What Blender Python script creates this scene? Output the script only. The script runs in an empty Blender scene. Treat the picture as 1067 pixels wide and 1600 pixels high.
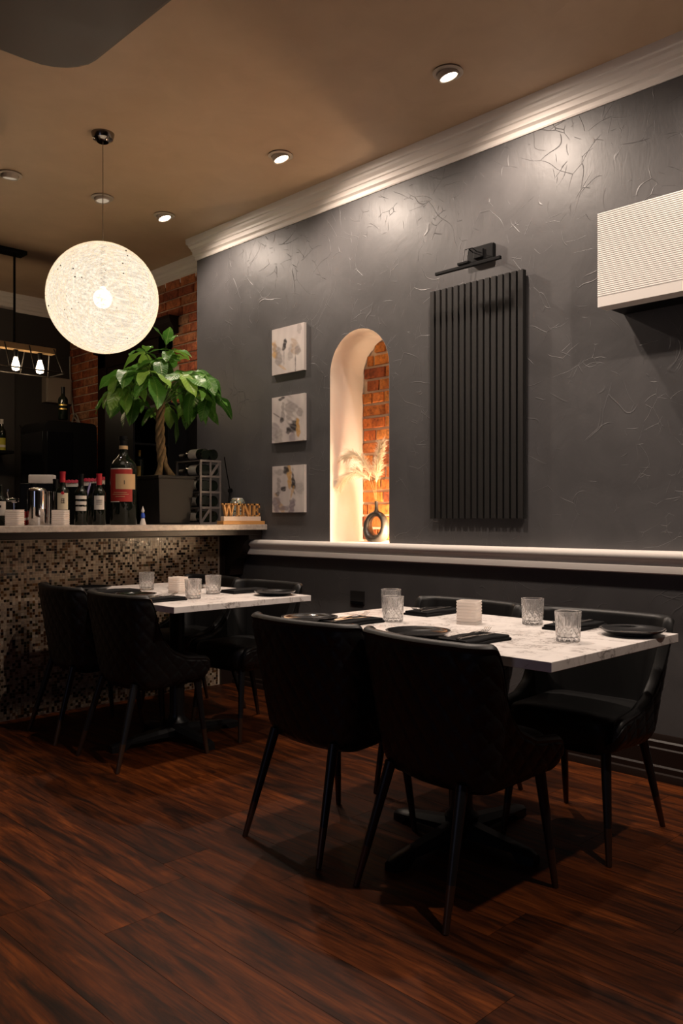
import bpy, bmesh, math, random
from mathutils import Vector, Matrix
C = bpy.context.scene.collection
sc = bpy.context.scene
PI = math.pi
random.seed(7)

# ------------------------------------------------------------------ camera
cam_d = bpy.data.cameras.new('camera'); cam = bpy.data.objects.new('camera', cam_d); C.objects.link(cam)
cam.location = (0, 0, 1.118)
cam.rotation_euler = (PI/2, 0, -math.radians(44.622))
cam_d.sensor_fit = 'VERTICAL'; cam_d.sensor_height = 36; cam_d.sensor_width = 24
cam_d.lens = 36*1297/1600.0
cam_d.shift_y = 11/1600.0
cam_d.clip_start = 0.05
sc.camera = cam
# ------------------------------------------------------------------ world and exposure
w = bpy.data.worlds.new('world'); sc.world = w; w.use_nodes = True
w.node_tree.nodes['Background'].inputs[0].default_value = (0.9, 0.95, 1.0, 1)
w.node_tree.nodes['Background'].inputs[1].default_value = 0.0
sc.view_settings.view_transform = 'Standard'; sc.view_settings.look = 'None'
sc.view_settings.gamma = 1; sc.view_settings.use_curve_mapping = False
sc.view_settings.exposure = 0.0
WARM = (1.0, 0.82, 0.68)
CZ = 3.155                                                     # ceiling height
# (x, y, aim, watts) of the recessed downlights
DOWNLIGHTS = [
 (3.00, 2.35, (3.50, 2.00, 1.3), 66), (3.02, 3.545, (3.50, 3.1, 1.3), 66), (3.06, 4.79, (3.50, 4.3, 1.2), 50),
 (3.00, 1.15, (3.35, 0.7, 0.6), 48), (2.175, 2.30, (2.30, 2.20, 0), 105), (2.05, 0.33, (2.85, 1.5, 0.3), 105),
 (2.05, 4.865, (2.2, 5.4, 0), 8), (2.613, 4.80, (2.8, 4.6, 0), 0)]
PENDANT_W = 190
NICHE_W = 20.0
wl = bpy.data.lights.new('street_window_light', 'AREA'); wl.shape = 'RECTANGLE'; wl.size = 1.6; wl.size_y = 1.3; wl.energy = 4.5; wl.color = (0.62, 0.68, 1.0)
wo = bpy.data.objects.new('street_window_light', wl); C.objects.link(wo); wo.location = (-2.5, 1.2, 1.5); wo.rotation_euler = (0, -PI/2, 0)
# ------------------------------------------------------------------ materials
def srgb(c):
    return tuple((x/12.92 if x <= 0.04045 else ((x+0.055)/1.055)**2.4) for x in (v/255.0 for v in c))
def mat(name, col, rough=0.6, metal=0.0, spec=None, coat=0.0, em=None, ems=0.0, trans=0.0, ior=None, sheen=0):
    m = bpy.data.materials.new(name); m.use_nodes = True
    b = m.node_tree.nodes['Principled BSDF']
    b.inputs['Base Color'].default_value = (*col, 1); b.inputs['Roughness'].default_value = rough
    b.inputs['Metallic'].default_value = metal
    if spec is not None: b.inputs['Specular IOR Level'].default_value = spec
    if coat: b.inputs['Coat Weight'].default_value = coat; b.inputs['Coat Roughness'].default_value = 0.1
    if em: b.inputs['Emission Color'].default_value = (*em, 1); b.inputs['Emission Strength'].default_value = ems
    if trans: b.inputs['Transmission Weight'].default_value = trans
    if ior: b.inputs['IOR'].default_value = ior
    if sheen: b.inputs['Sheen Weight'].default_value = sheen
    return m
class NT:
    def __init__(s, m): s.t = m.node_tree; s.b = s.t.nodes['Principled BSDF']
    def n(s, ty, **k):
        nd = s.t.nodes.new(ty)
        for a, v in k.items():
            if a.startswith('i_'):
                key = a[2:]; key = int(key) if key.isdigit() else key.replace('_', ' ')
                nd.inputs[key].default_value = v
            else: setattr(nd, a, v)
        return nd
    def l(s, a, b): s.t.links.new(a, b)
    def coords(s, scale=(1, 1, 1), space='Object', loc=(0, 0, 0)):
        tc = s.n('ShaderNodeTexCoord'); mp = s.n('ShaderNodeMapping')
        mp.inputs['Scale'].default_value = scale; mp.inputs['Location'].default_value = loc
        s.l(tc.outputs[space], mp.inputs[0]); return mp.outputs[0]
    def noise(s, v, scale=5, detail=4, rough=0.5, dist=0.0):
        nd = s.n('ShaderNodeTexNoise', i_Scale=scale, i_Detail=detail, i_Roughness=rough, i_Distortion=dist)
        s.l(v, nd.inputs['Vector']); return nd
    def ramp(s, f, stops, interp='LINEAR'):
        r = s.n('ShaderNodeValToRGB'); r.color_ramp.interpolation = interp
        e = r.color_ramp.elements
        while len(e) < len(stops): e.new(0.5)
        for x, (p, c) in zip(e, stops):
            x.position = p; x.color = (*c, 1) if len(c) == 3 else c
        s.l(f, r.inputs[0]); return r.outputs[0]
    def math(s, op, a, b=None, c=None):
        m = s.n('ShaderNodeMath', operation=op)
        for i, x in enumerate((a, b, c)):
            if x is None: continue
            if isinstance(x, (int, float)): m.inputs[i].default_value = x
            else: s.l(x, m.inputs[i])
        return m.outputs[0]
    def bump(s, h, strength=0.3, dist=0.01):
        b = s.n('ShaderNodeBump', i_Strength=strength, i_Distance=dist)
        s.l(h, b.inputs['Height']); s.l(b.outputs[0], s.b.inputs['Normal']); return b
def mixcol(nt, f, a, b, mode='MIX'):
    m = nt.n('ShaderNodeMix', data_type='RGBA', blend_type=mode)
    if isinstance(f, (int, float)): m.inputs[0].default_value = f
    else: nt.l(f, m.inputs[0])
    for i, x in ((6, a), (7, b)):
        if isinstance(x, tuple): m.inputs[i].default_value = (*x, 1)
        else: nt.l(x, m.inputs[i])
    return m.outputs[2]

def trowel_mat(name, c1, c2, rough=0.5, strength=0.5, marks=1.0):
    """plaster with sparse curved trowel ridges"""
    m = mat(name, c1, rough); t = NT(m)
    v = t.coords()
    warp = t.noise(v, 1.6, 2, 0.5)
    vm = t.n('ShaderNodeVectorMath', operation='MULTIPLY_ADD'); t.l(warp.outputs['Color'], vm.inputs[0])
    vm.inputs[1].default_value = (0.7, 0.7, 0.7); t.l(v, vm.inputs[2])
    acc = None
    for k, (scl, off, wid, th) in enumerate(((3.9, 0.0, 0.007, 0.57), (7.3, 3.7, 0.011, 0.57), (2.3, 9.1, 0.004, 0.56), (5.2, 5.1, 0.008, 0.58))):
        ad = t.n('ShaderNodeVectorMath', operation='ADD'); t.l(vm.outputs[0], ad.inputs[0]); ad.inputs[1].default_value = (off, off*0.7, off*1.3)
        vo = t.n('ShaderNodeTexVoronoi', feature='DISTANCE_TO_EDGE', i_Scale=scl); t.l(ad.outputs[0], vo.inputs['Vector'])
        line = t.ramp(vo.outputs['Distance'], [(0.0, (1, 1, 1)), (wid, (0, 0, 0))])
        mk = t.noise(ad.outputs[0], scl*1.35, 1, 0.5)
        mask = t.ramp(mk.outputs[0], [(th-0.02, (0, 0, 0)), (th+0.04, (1, 1, 1))])
        x = t.math('MULTIPLY', line, mask)
        acc = x if acc is None else t.math('ADD', acc, x)
    big = t.noise(v, 4.0, 5, 0.55, 0.8)
    st = t.noise(t.coords((9, 9, 3)), 3.0, 3, 0.5, 1.5)
    h = t.math('ADD', t.math('MULTIPLY', acc, 0.45*marks), t.math('MULTIPLY', big.outputs[0], 0.9))
    h = t.math('ADD', h, t.math('MULTIPLY', st.outputs[0], 0.22))
    t.bump(h, strength, 0.006)
    t.l(mixcol(t, t.ramp(big.outputs[0], [(0.3, (0, 0, 0)), (0.7, (1, 1, 1))]), c1, c2), t.b.inputs['Base Color'])
    r = t.math('MULTIPLY_ADD', big.outputs[0], 0.2, rough-0.1); t.l(r, t.b.inputs['Roughness'])
    return m
M = {}
M['wall'] = trowel_mat('charcoal_plaster', (0.069, 0.066, 0.068), (0.086, 0.082, 0.084), 0.48, 0.45)
M['ceil'] = trowel_mat('tan_ceiling_paint', (0.56, 0.39, 0.255), (0.63, 0.45, 0.30), 0.55, 0.16)
M['soffit'] = trowel_mat('grey_soffit_paint', (0.13, 0.108, 0.088), (0.145, 0.12, 0.1), 0.6, 0.1)
M['backwall'] = mat('dark_back_wall_paint', (0.028, 0.026, 0.026), 0.6)
M['backwall2'] = mat('dark_grey_pilaster_paint', (0.045, 0.041, 0.04), 0.6)
M['room'] = mat('dim_room_paint', (0.10, 0.085, 0.07), 0.8)
def white_paint():
    m = mat('white_trim_paint', (0.84, 0.78, 0.73), 0.42); t = NT(m)
    n = t.noise(t.coords(), 14, 4, 0.5); t.bump(n.outputs[0], 0.15, 0.003); return m
M['white'] = white_paint()
def plaster_white():
    m = mat('white_niche_plaster', (0.80, 0.73, 0.66), 0.7); t = NT(m)
    n = t.noise(t.coords(), 9, 4, 0.6); t.bump(n.outputs[0], 0.25, 0.004); return m
M['niche'] = plaster_white()
def rib():
    m = mat('white_ribbed_fabric', (0.78, 0.74, 0.70), 0.75); return m
M['rib'] = rib()
def plank():
    m = mat('cherry_laminate', (0.1, 0.04, 0.02), 0.42, spec=0.18); t = NT(m)
    oi = t.n('ShaderNodeObjectInfo')
    v0 = t.coords((1, 1, 1))
    ad = t.n('ShaderNodeVectorMath', operation='ADD')
    cm = t.n('ShaderNodeCombineXYZ'); t.l(t.math('MULTIPLY', oi.outputs['Random'], 37.0), cm.inputs[0]); t.l(t.math('MULTIPLY', oi.outputs['Random'], 91.0), cm.inputs[1])
    t.l(v0, ad.inputs[0]); t.l(cm.outputs[0], ad.inputs[1])
    mp = t.n('ShaderNodeMapping'); mp.inputs['Scale'].default_value = (9, 1.3, 1); t.l(ad.outputs[0], mp.inputs[0])
    n1 = t.noise(mp.outputs[0], 1.6, 5, 0.6, 1.2)
    mp2 = t.n('ShaderNodeMapping'); mp2.inputs['Scale'].default_value = (60, 3.0, 1); t.l(ad.outputs[0], mp2.inputs[0])
    n2 = t.noise(mp2.outputs[0], 1.5, 4, 0.6, 0.6)
    base = t.ramp(n1.outputs[0], [(0.28, (0.007, 0.0025, 0.0012)), (0.40, (0.038, 0.010, 0.0025)), (0.55, (0.100, 0.024, 0.004)), (0.72, (0.185, 0.048, 0.008))])
    g = t.ramp(n2.outputs[0], [(0.35, (0.35, 0.32, 0.3)), (0.55, (1, 1, 1)), (0.75, (1.35, 1.3, 1.2))])
    c = mixcol(t, 0.8, base, g, 'MULTIPLY')
    tint = t.ramp(oi.outputs['Random'], [(0.0, (0.62, 0.58, 0.55)), (0.5, (1, 0.95, 0.9)), (1.0, (1.2, 1.15, 1.1))])
    c = mixcol(t, 1.0, c, tint, 'MULTIPLY')
    t.l(c, t.b.inputs['Base Color'])
    t.l(t.math('MULTIPLY_ADD', n2.outputs[0], 0.25, 0.38), t.b.inputs['Roughness'])
    t.bump(n2.outputs[0], 0.12, 0.002); return m
M['plank'] = plank()
M['under'] = mat('dark_subfloor', (0.012, 0.006, 0.004), 0.8)
def brick_mat(name, stops, bs=0.6):
    m = mat(name, (0.3, 0.1, 0.04), 0.85); t = NT(m)
    oi = t.n('ShaderNodeObjectInfo')
    c = t.ramp(oi.outputs['Random'], stops)
    ad = t.n('ShaderNodeVectorMath', operation='ADD'); tc = t.n('ShaderNodeTexCoord')
    cm = t.n('ShaderNodeCombineXYZ'); t.l(t.math('MULTIPLY', oi.outputs['Random'], 50.0), cm.inputs[0])
    t.l(tc.outputs['Object'], ad.inputs[0]); t.l(cm.outputs[0], ad.inputs[1])
    n = t.noise(ad.outputs[0], 45, 6, 0.65); n2 = t.noise(ad.outputs[0], 13, 3, 0.5)
    k = t.ramp(n.outputs[0], [(0.30, (0.35, 0.28, 0.25)), (0.5, (0.95, 0.9, 0.9)), (0.75, (1.25, 1.2, 1.1))])
    c = mixcol(t, 1.0, c, k, 'MULTIPLY')
    k2 = t.ramp(n2.outputs[0], [(0.35, (0.6, 0.5, 0.5)), (0.6, (1.1, 1.1, 1.1))])
    c = mixcol(t, 0.8, c, k2, 'MULTIPLY')
    t.l(c, t.b.inputs['Base Color']); t.bump(n.outputs[0], bs, 0.006); return m
M['brick'] = brick_mat('old_red_brick', [(0, (0.26, 0.065, 0.028)), (0.35, (0.46, 0.13, 0.05)), (0.65, (0.58, 0.21, 0.08)), (1, (0.46, 0.25, 0.13))])
M['brick2'] = brick_mat('orange_niche_brick', [(0, (0.32, 0.08, 0.022)), (0.35, (0.55, 0.19, 0.04)), (0.65, (0.66, 0.27, 0.05)), (1, (0.58, 0.16, 0.035))], 0.9)
def mortar(name, col):
    m = mat(name, col, 0.9); t = NT(m); n = t.noise(t.coords(), 60, 4, 0.6); t.bump(n.outputs[0], 0.5, 0.004); return m
M['mortar'] = mortar('grey_brown_mortar', (0.60, 0.45, 0.33)); M['mortar2'] = mortar('pale_niche_mortar', (0.80, 0.66, 0.50))
def leather():
    m = mat('black_leatherette', (0.007, 0.0068, 0.007), 0.45, spec=0.4); t = NT(m)
    n = t.noise(t.coords(), 260, 3, 0.6); t.bump(n.outputs[0], 0.12, 0.001); return m
M['leather'] = leather()
M['legblack'] = mat('black_powder_coat', (0.008, 0.008, 0.009), 0.4)
M['legtip'] = mat('dark_bronze_tip', (0.10, 0.055, 0.035), 0.38, 0.7)
M['iron'] = mat('black_cast_iron', (0.009, 0.009, 0.01), 0.38)
def marble():
    m = mat('white_marble_laminate', (0.75, 0.72, 0.70), 0.38); t = NT(m); v = t.coords()
    a = t.noise(v, 6, 6, 0.6, 1.6)
    b = t.n('ShaderNodeTexNoise', i_Scale=9.0, i_Detail=5.0, i_Roughness=0.6, i_Distortion=2.6); t.l(v, b.inputs['Vector'])
    vein = t.math('ABSOLUTE', t.math('SUBTRACT', b.outputs[0], 0.5))
    vv = t.ramp(vein, [(0.0, (0.30, 0.28, 0.28)), (0.012, (0.55, 0.52, 0.51)), (0.05, (1, 1, 1))])
    mk = t.ramp(a.outputs[0], [(0.44, (0, 0, 0)), (0.58, (1, 1, 1))])
    base = t.ramp(a.outputs[0], [(0.3, (0.88, 0.83, 0.80)), (0.7, (0.74, 0.69, 0.66))])
    c = mixcol(t, mk, base, mixcol(t, 1.0, base, vv, 'MULTIPLY')); t.l(c, t.b.inputs['Base Color']); return m
M['marble'] = marble()
def ctop():
    m = mat('pale_stone_counter', (0.5, 0.43, 0.37), 0.35); t = NT(m); n = t.noise(t.coords(), 40, 4, 0.7)
    t.l(t.ramp(n.outputs[0], [(0.35, (0.36, 0.30, 0.25)), (0.6, (0.5, 0.43, 0.37))]), t.b.inputs['Base Color']); return m
M['ctop'] = ctop()
M['ceramic'] = mat('black_glazed_ceramic', (0.006, 0.006, 0.0065), 0.12, coat=0.6)
def cloth():
    m = mat('black_napkin_cloth', (0.008, 0.008, 0.009), 0.95, spec=0.2); t = NT(m)
    n = t.noise(t.coords(), 500, 2, 0.5); t.bump(n.outputs[0], 0.2, 0.001); return m
M['cloth'] = cloth()
M['steel'] = mat('polished_cutlery_steel', (0.75, 0.73, 0.70), 0.16, 1.0)
M['chrome'] = mat('bright_chrome', (0.8, 0.8, 0.82), 0.08, 1.0)
M['brownchrome'] = mat('dark_nickel_canopy', (0.25, 0.22, 0.20), 0.15, 1.0)
def cutglass():
    m = mat('clear_cut_glass', (1, 1, 1), 0.03, trans=1.0, ior=1.45); t = NT(m); out = t.t.nodes['Material Output']
    tp = t.n('ShaderNodeBsdfTransparent'); df = t.n('ShaderNodeBsdfDiffuse'); df.inputs[0].default_value = (0.95, 0.92, 0.9, 1); tl = t.n('ShaderNodeBsdfTranslucent'); tl.inputs[0].default_value = (0.95, 0.92, 0.9, 1)
    a = t.n('ShaderNodeMixShader', i_0=0.22); t.l(t.b.outputs[0], a.inputs[1]); t.l(tp.outputs[0], a.inputs[2])
    b = t.n('ShaderNodeMixShader', i_0=0.5); t.l(df.outputs[0], b.inputs[1]); t.l(tl.outputs[0], b.inputs[2])
    c = t.n('ShaderNodeMixShader', i_0=0.085); t.l(a.outputs[0], c.inputs[1]); t.l(b.outputs[0], c.inputs[2]); t.l(c.outputs[0], out.inputs[0]); return m
M['glass'] = cutglass()
def frosted():
    m = mat('frosted_glass', (0.93, 0.88, 0.84), 0.5, trans=0.0); t = NT(m); out = t.t.nodes['Material Output']
    tl = t.n('ShaderNodeBsdfTranslucent'); tl.inputs[0].default_value = (0.95, 0.90, 0.86, 1)
    a = t.n('ShaderNodeMixShader', i_0=0.55); t.l(t.b.outputs[0], a.inputs[1]); t.l(tl.outputs[0], a.inputs[2]); t.l(a.outputs[0], out.inputs[0]); return m
M['frost'] = frosted()
M['slat'] = mat('black_stained_slat', (0.020, 0.018, 0.017), 0.55)
def slatwood():
    m = M['slat']; t = NT(m); n = t.noise(t.coords((40, 40, 2)), 2.0, 4, 0.6)
    t.l(t.ramp(n.outputs[0], [(0.3, (0.006, 0.0052, 0.005)), (0.7, (0.014, 0.012, 0.011))]), t.b.inputs['Base Color']); t.bump(n.outputs[0], 0.2, 0.002)
slatwood()
M['felt'] = mat('black_felt_backing', (0.006, 0.006, 0.006), 0.95)
M['black'] = mat('satin_black', (0.0035, 0.0035, 0.004), 0.45, spec=0.2)
M['gloss'] = mat('gloss_black', (0.005, 0.005, 0.006), 0.08)
M['dkwood'] = mat('dark_espresso_wood', (0.014, 0.0075, 0.0055), 0.42, spec=0.35)
M['dkwood2'] = mat('dark_brown_door_paint', (0.013, 0.0065, 0.005), 0.6, spec=0.2)
M['bottle'] = mat('dark_bottle_glass', (0.006, 0.009, 0.006), 0.05)
M['bottle_red'] = mat('dark_red_wine_glass', (0.010, 0.004, 0.006), 0.05)
M['cream'] = mat('cream_label_paper', (0.62, 0.55, 0.40), 0.7)
M['paper'] = mat('white_label_paper', (0.62, 0.58, 0.53), 0.7)
M['redl'] = mat('red_label_paper', (0.33, 0.018, 0.013), 0.6)
M['tanl'] = mat('tan_label_paper', (0.50, 0.34, 0.18), 0.7)
M['redfoil'] = mat('red_foil', (0.40, 0.014, 0.025), 0.35)
M['pink'] = mat('pink_red_paper', (0.55, 0.03, 0.07), 0.6)
M['gold'] = mat('gold_foil', (0.65, 0.43, 0.12), 0.3, 0.7)
M['yellow'] = mat('yellow_green_label', (0.40, 0.36, 0.03), 0.6)
M['blue'] = mat('blue_paint', (0.02, 0.08, 0.5), 0.5)
M['lilac'] = mat('lilac_plastic', (0.30, 0.28, 0.55), 0.5)
M['ink'] = mat('dark_ink', (0.02, 0.015, 0.012), 0.7)
M['signwood'] = mat('orange_pine', (0.55, 0.27, 0.08), 0.55)
M['signwhite'] = mat('whitewashed_pine', (0.68, 0.55, 0.44), 0.6)
M['pot'] = mat('black_planter_plastic', (0.004, 0.0035, 0.0033), 0.55, spec=0.25)
M['soil'] = mat('dark_soil', (0.02, 0.012, 0.008), 0.95)
def bark():
    m = mat('braided_bark', (0.16, 0.09, 0.04), 0.8); t = NT(m); n = t.noise(t.coords((1, 1, 0.35)), 55, 5, 0.6)
    t.l(t.ramp(n.outputs[0], [(0.3, (0.06, 0.04, 0.018)), (0.6, (0.22, 0.14, 0.06)), (0.8, (0.36, 0.20, 0.09))]), t.b.inputs['Base Color'])
    t.bump(n.outputs[0], 0.8, 0.006); return m
M['bark'] = bark()
def leafm():
    m = mat('glossy_green_leaf', (0.06, 0.17, 0.025), 0.33); t = NT(m)
    oi = t.n('ShaderNodeObjectInfo')
    c = t.ramp(oi.outputs['Random'], [(0, (0.05, 0.16, 0.022)), (0.6, (0.11, 0.30, 0.04)), (1, (0.28, 0.48, 0.07))])
    uv = t.n('ShaderNodeTexCoord'); sp = t.n('ShaderNodeSeparateXYZ'); t.l(uv.outputs['Object'], sp.inputs[0])
    ay = t.math('ABSOLUTE', sp.outputs[1])
    mid = t.ramp(ay, [(0.0, (1, 1, 1)), (0.0018, (1, 1, 1)), (0.004, (0, 0, 0))])
    c = mixcol(t, t.math('MULTIPLY', mid, 0.6), c, (0.30, 0.45, 0.14)); t.l(c, t.b.inputs['Base Color'])
    wv = t.math('SINE', t.math('MULTIPLY', t.math('SUBTRACT', sp.outputs[0], t.math('MULTIPLY', ay, 0.8)), 420.0))
    t.bump(wv, 0.35, 0.002)
    # thin leaf: some light passes through
    tr = t.n('ShaderNodeBsdfTranslucent'); t.l(c, tr.inputs[0]); mx = t.n('ShaderNodeMixShader', i_0=0.22)
    out = t.t.nodes['Material Output']; t.l(t.b.outputs[0], mx.inputs[1]); t.l(tr.outputs[0], mx.inputs[2]); t.l(mx.outputs[0], out.inputs[0])
    return m
M['leaf'] = leafm(); M['stem'] = mat('green_petiole', (0.07, 0.12, 0.03), 0.5)
M['vase'] = mat('black_satin_vase', (0.03, 0.028, 0.026), 0.32, 0.3)
M['plume'] = mat('cream_pampas_plume', (0.86, 0.74, 0.55), 0.9); M['straw'] = mat('straw_stem', (0.55, 0.38, 0.16), 0.7)
M['rackm'] = mat('grey_painted_metal', (0.14, 0.125, 0.12), 0.5, 0.3)
M['mosaic_glass'] = mat('green_silver_mosaic_glass', (0.35, 0.42, 0.33), 0.2, 0.4)
M['plate_cover'] = mat('charcoal_outlet_plastic', (0.022, 0.02, 0.02), 0.4)
M['greybox'] = mat('beige_steel_enclosure', (0.30, 0.25, 0.20), 0.6)
M['cablew'] = mat('pale_cable', (0.30, 0.26, 0.22), 0.6)
M['beam'] = mat('weathered_oak_beam', (0.42, 0.26, 0.12), 0.6)
M['cage'] = mat('dark_steel_cage', (0.06, 0.055, 0.05), 0.35, 0.8)
M['whiteplastic'] = mat('white_metal_trim_ring', (0.55, 0.46, 0.38), 0.5)
M['bulb'] = mat('glowing_bulb', (1, 1, 1), 0.3, em=(1.0, 0.78, 0.50), ems=12)
M['lens'] = mat('lit_lamp_lens', (1, 1, 1), 0.3, em=(1.0, 0.84, 0.66), ems=18)
M['lensoff'] = mat('dim_lamp_lens', (0.75, 0.7, 0.62), 0.3, em=(1.0, 0.84, 0.66), ems=0.25)
M['cord'] = mat('clear_grey_cord', (0.30, 0.22, 0.15), 0.4)
TILE = [mat('mosaic_'+n, tuple(q*0.78 for q in c), r) for n, c, r in (
 ('beige', (0.36, 0.27, 0.19), 0.35), ('sand', (0.30, 0.21, 0.14), 0.4), ('taupe', (0.25, 0.185, 0.135), 0.35),
 ('umber', (0.075, 0.033, 0.013), 0.15), ('espresso', (0.018, 0.010, 0.007), 0.1), ('olive', (0.045, 0.036, 0.012), 0.15), ('amber', (0.15, 0.07, 0.022), 0.15), ('cream', (0.46, 0.37, 0.28), 0.35))]
M['grout'] = mat('pale_grout', (0.40, 0.32, 0.25), 0.9)
# ------------------------------------------------------------------ mesh tools
class MB:
    def __init__(s): s.v = []; s.f = []; s.mi = []
    def add(s, vs, fs, mi=0):
        o = len(s.v); s.v += [tuple(p) for p in vs]; s.f += [tuple(i+o for i in f) for f in fs]; s.mi += [mi]*len(fs); return s
    def box(s, x0, x1, y0, y1, z0, z1, mi=0):
        vs = [(x, y, z) for x in (x0, x1) for y in (y0, y1) for z in (z0, z1)]
        return s.add(vs, [(0, 1, 3, 2), (4, 6, 7, 5), (0, 4, 5, 1), (2, 3, 7, 6), (0, 2, 6, 4), (1, 5, 7, 3)], mi)
    def lathe(s, prof, n=32, cx=0, cy=0, z0=0, mi=0, rf=None):
        """prof: (r, z) list; closes at r=0 ends"""
        vs = []; fs = []
        for j, (r, z) in enumerate(prof):
            for i in range(n):
                a = 2*PI*i/n; rr = r if rf is None else rf(r, z, a, j)
                vs.append((cx+rr*math.cos(a), cy+rr*math.sin(a), z0+z))
        for j in range(len(prof)-1):
            for i in range(n):
                k = (i+1) % n; fs.append((j*n+i, j*n+k, (j+1)*n+k, (j+1)*n+i))
        fs.append(tuple(range(n-1, -1, -1))); fs.append(tuple((len(prof)-1)*n+i for i in range(n)))
        return s.add(vs, fs, mi)
    def tube(s, pts, r, n=8, mi=0, cap=True):
        pts = [Vector(p) for p in pts]; R = r if isinstance(r, (list, tuple)) else [r]*len(pts)
        vs = []; fs = []; up = None
        for i, p in enumerate(pts):
            d = (pts[min(i+1, len(pts)-1)]-pts[max(i-1, 0)]).normalized()
            if up is None:
                up = Vector((0, 0, 1)) if abs(d.z) < 0.9 else Vector((1, 0, 0))
            a = d.cross(up)
            if a.length < 1e-5: a = d.cross(Vector((0.3, 1, 0.1)))
            a.normalize(); b = a.cross(d).normalized(); up = b
            for k in range(n):
                t = 2*PI*k/n; vs.append(tuple(p+(a*math.cos(t)+b*math.sin(t))*R[i]))
        for i in range(len(pts)-1):
            for k in range(n):
                q = (k+1) % n; fs.append((i*n+k, i*n+q, (i+1)*n+q, (i+1)*n+k))
        if cap: fs.append(tuple(range(n-1, -1, -1))); fs.append(tuple((len(pts)-1)*n+k for k in range(n)))
        return s.add(vs, fs, mi)
    def prism(s, poly, lo, hi, axis='y', mi=0):
        """poly 2D; axis = extrude axis. 'y': (x,z); 'x': (y,z); 'z': (x,y)"""
        def P(a, b, t): return {'y': (a, t, b), 'x': (t, a, b), 'z': (a, b, t)}[axis]
        n = len(poly); vs = [P(a, b, lo) for a, b in poly]+[P(a, b, hi) for a, b in poly]
        fs = [tuple(range(n)), tuple(range(2*n-1, n-1, -1))]+[(i, i+n, (i+1) % n+n, (i+1) % n) for i in range(n)]
        return s.add(vs, fs, mi)
    def grid(s, rows, closed=False, mi=0):
        n = len(rows[0]); vs = [p for r in rows for p in r]; fs = []
        for j in range(len(rows)-1):
            for i in range(n if closed else n-1):
                k = (i+1) % n; fs.append((j*n+i, j*n+k, (j+1)*n+k, (j+1)*n+i))
        return s.add(vs, fs, mi)
    def build(s, name, m, parent=None, smooth=None, loc=None, rot=None, bevel=0, segs=2, fixn=True):
        me = bpy.data.meshes.new(name); me.from_pydata(s.v, [], s.f)
        for x in (m if isinstance(m, list) else [m]): me.materials.append(x)
        me.polygons.foreach_set('material_index', s.mi)
        if fixn:
            bm = bmesh.new(); bm.from_mesh(me); bmesh.ops.recalc_face_normals(bm, faces=bm.faces); bm.to_mesh(me); bm.free()
        if smooth is not None:
            me.shade_smooth(); me.set_sharp_from_angle(angle=math.radians(smooth))
        o = bpy.data.objects.new(name, me); C.objects.link(o)
        if parent: o.parent = parent
        if loc is not None: o.location = loc
        if rot is not None: o.rotation_euler = rot
        if bevel:
            b = o.modifiers.new('bevel', 'BEVEL'); b.width = bevel; b.segments = segs; b.limit_method = 'ANGLE'; b.angle_limit = math.radians(50)
        return o
def thing(name, label, cat, loc=(0, 0, 0), rz=0, group=None):
    o = bpy.data.objects.new(name, None); o.empty_display_size = 0.05; C.objects.link(o); o.location = loc; o.rotation_euler = (0, 0, rz)
    o['label'] = label; o['category'] = cat
    if group: o['group'] = group
    return o
def tag(o, label, cat, group=None):
    o['label'] = label; o['category'] = cat
    if group: o['group'] = group
    return o
def struct(o, label=None, cat=None):
    o['kind'] = 'structure'; o['label'] = label or o.name; o['category'] = cat or 'wall'; return o
kids = {}
def dup(root, label, loc, rz=0, group=None):
    r = root.copy(); C.objects.link(r); r.location = loc; r.rotation_euler = (0, 0, rz); r['label'] = label
    if group: r['group'] = group
    for ch in list(root.children):
        c = ch.copy(); C.objects.link(c); c.parent = r
        for g in list(ch.children):
            d = g.copy(); C.objects.link(d); d.parent = c
    return r
# ------------------------------------------------------------------ room shell
X0, XW, XB, Y0, YE, YB = -2.6, 3.5, 3.735, -2.6, 5.044, 7.46
NY0, NY1, NZS, NR, ND = 3.161, 3.644, 1.995, 0.2415, 0.30        # niche
# floor: subfloor with separate planks
fl = MB().box(X0, XB, Y0, YB, -0.12, -0.004).build('floor', M['under']); struct(fl, 'dark cherry laminate plank floor', 'floor')
PW, PL = 0.182, 1.22
pm = []
for L in (PL,):
    b = MB(); b.box(-PW/2+0.0006, PW/2-0.0006, -L/2+0.0006, L/2-0.0006, -0.010, 0.0)
    me_o = b.build('plank', M['plank'], fl, bevel=0); pm.append(me_o)
first = True
nrow = int((XW-(-0.9))/PW)
for r in range(nrow+1):
    cx = 1.2055+PW*(r-12)
    if cx+PW/2 > XW+0.1 : break
    off = (r*0.447) % 1.0
    joint0 = 2.04 + (0.15 if (r-12) % 2 else 0) + [0, .52, .23, .81, .4, .66, .12][(r-12) % 7]*PL*(0 if (r-12) in (0, 1) else 1)
    k0 = math.floor((-0.9-joint0)/PL)
    y = joint0+k0*PL
    while y < 4.6:
        if first: o = pm[0]; first = False
        else: o = pm[0].copy(); C.objects.link(o); o.parent = fl
        o.location = (cx, y+PL/2, 0.0); y += PL
ce = MB().box(X0, XB+0.2, Y0, YB, CZ, CZ+0.1).build('ceiling', M['ceil']); struct(ce, 'tan painted ceiling', 'ceiling')
# dropped grey soffit over the near left
sf = MB(); pr = []
for k in range(7):
    a = k/6*PI/2; pr.append((1.66-0.20+0.20*math.cos(a), 3.29-0.20+0.20*math.sin(a)))
poly = [(-2.6, -2.6), (1.66, -2.6)]+pr+[(-2.6, 3.42)]
sf.prism(poly, 2.97, CZ+0.01, 'z'); o = sf.build('ceiling_soffit', M['soffit'], bevel=0.02); struct(o, 'lowered grey ceiling panel with rounded corner', 'ceiling')
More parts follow.
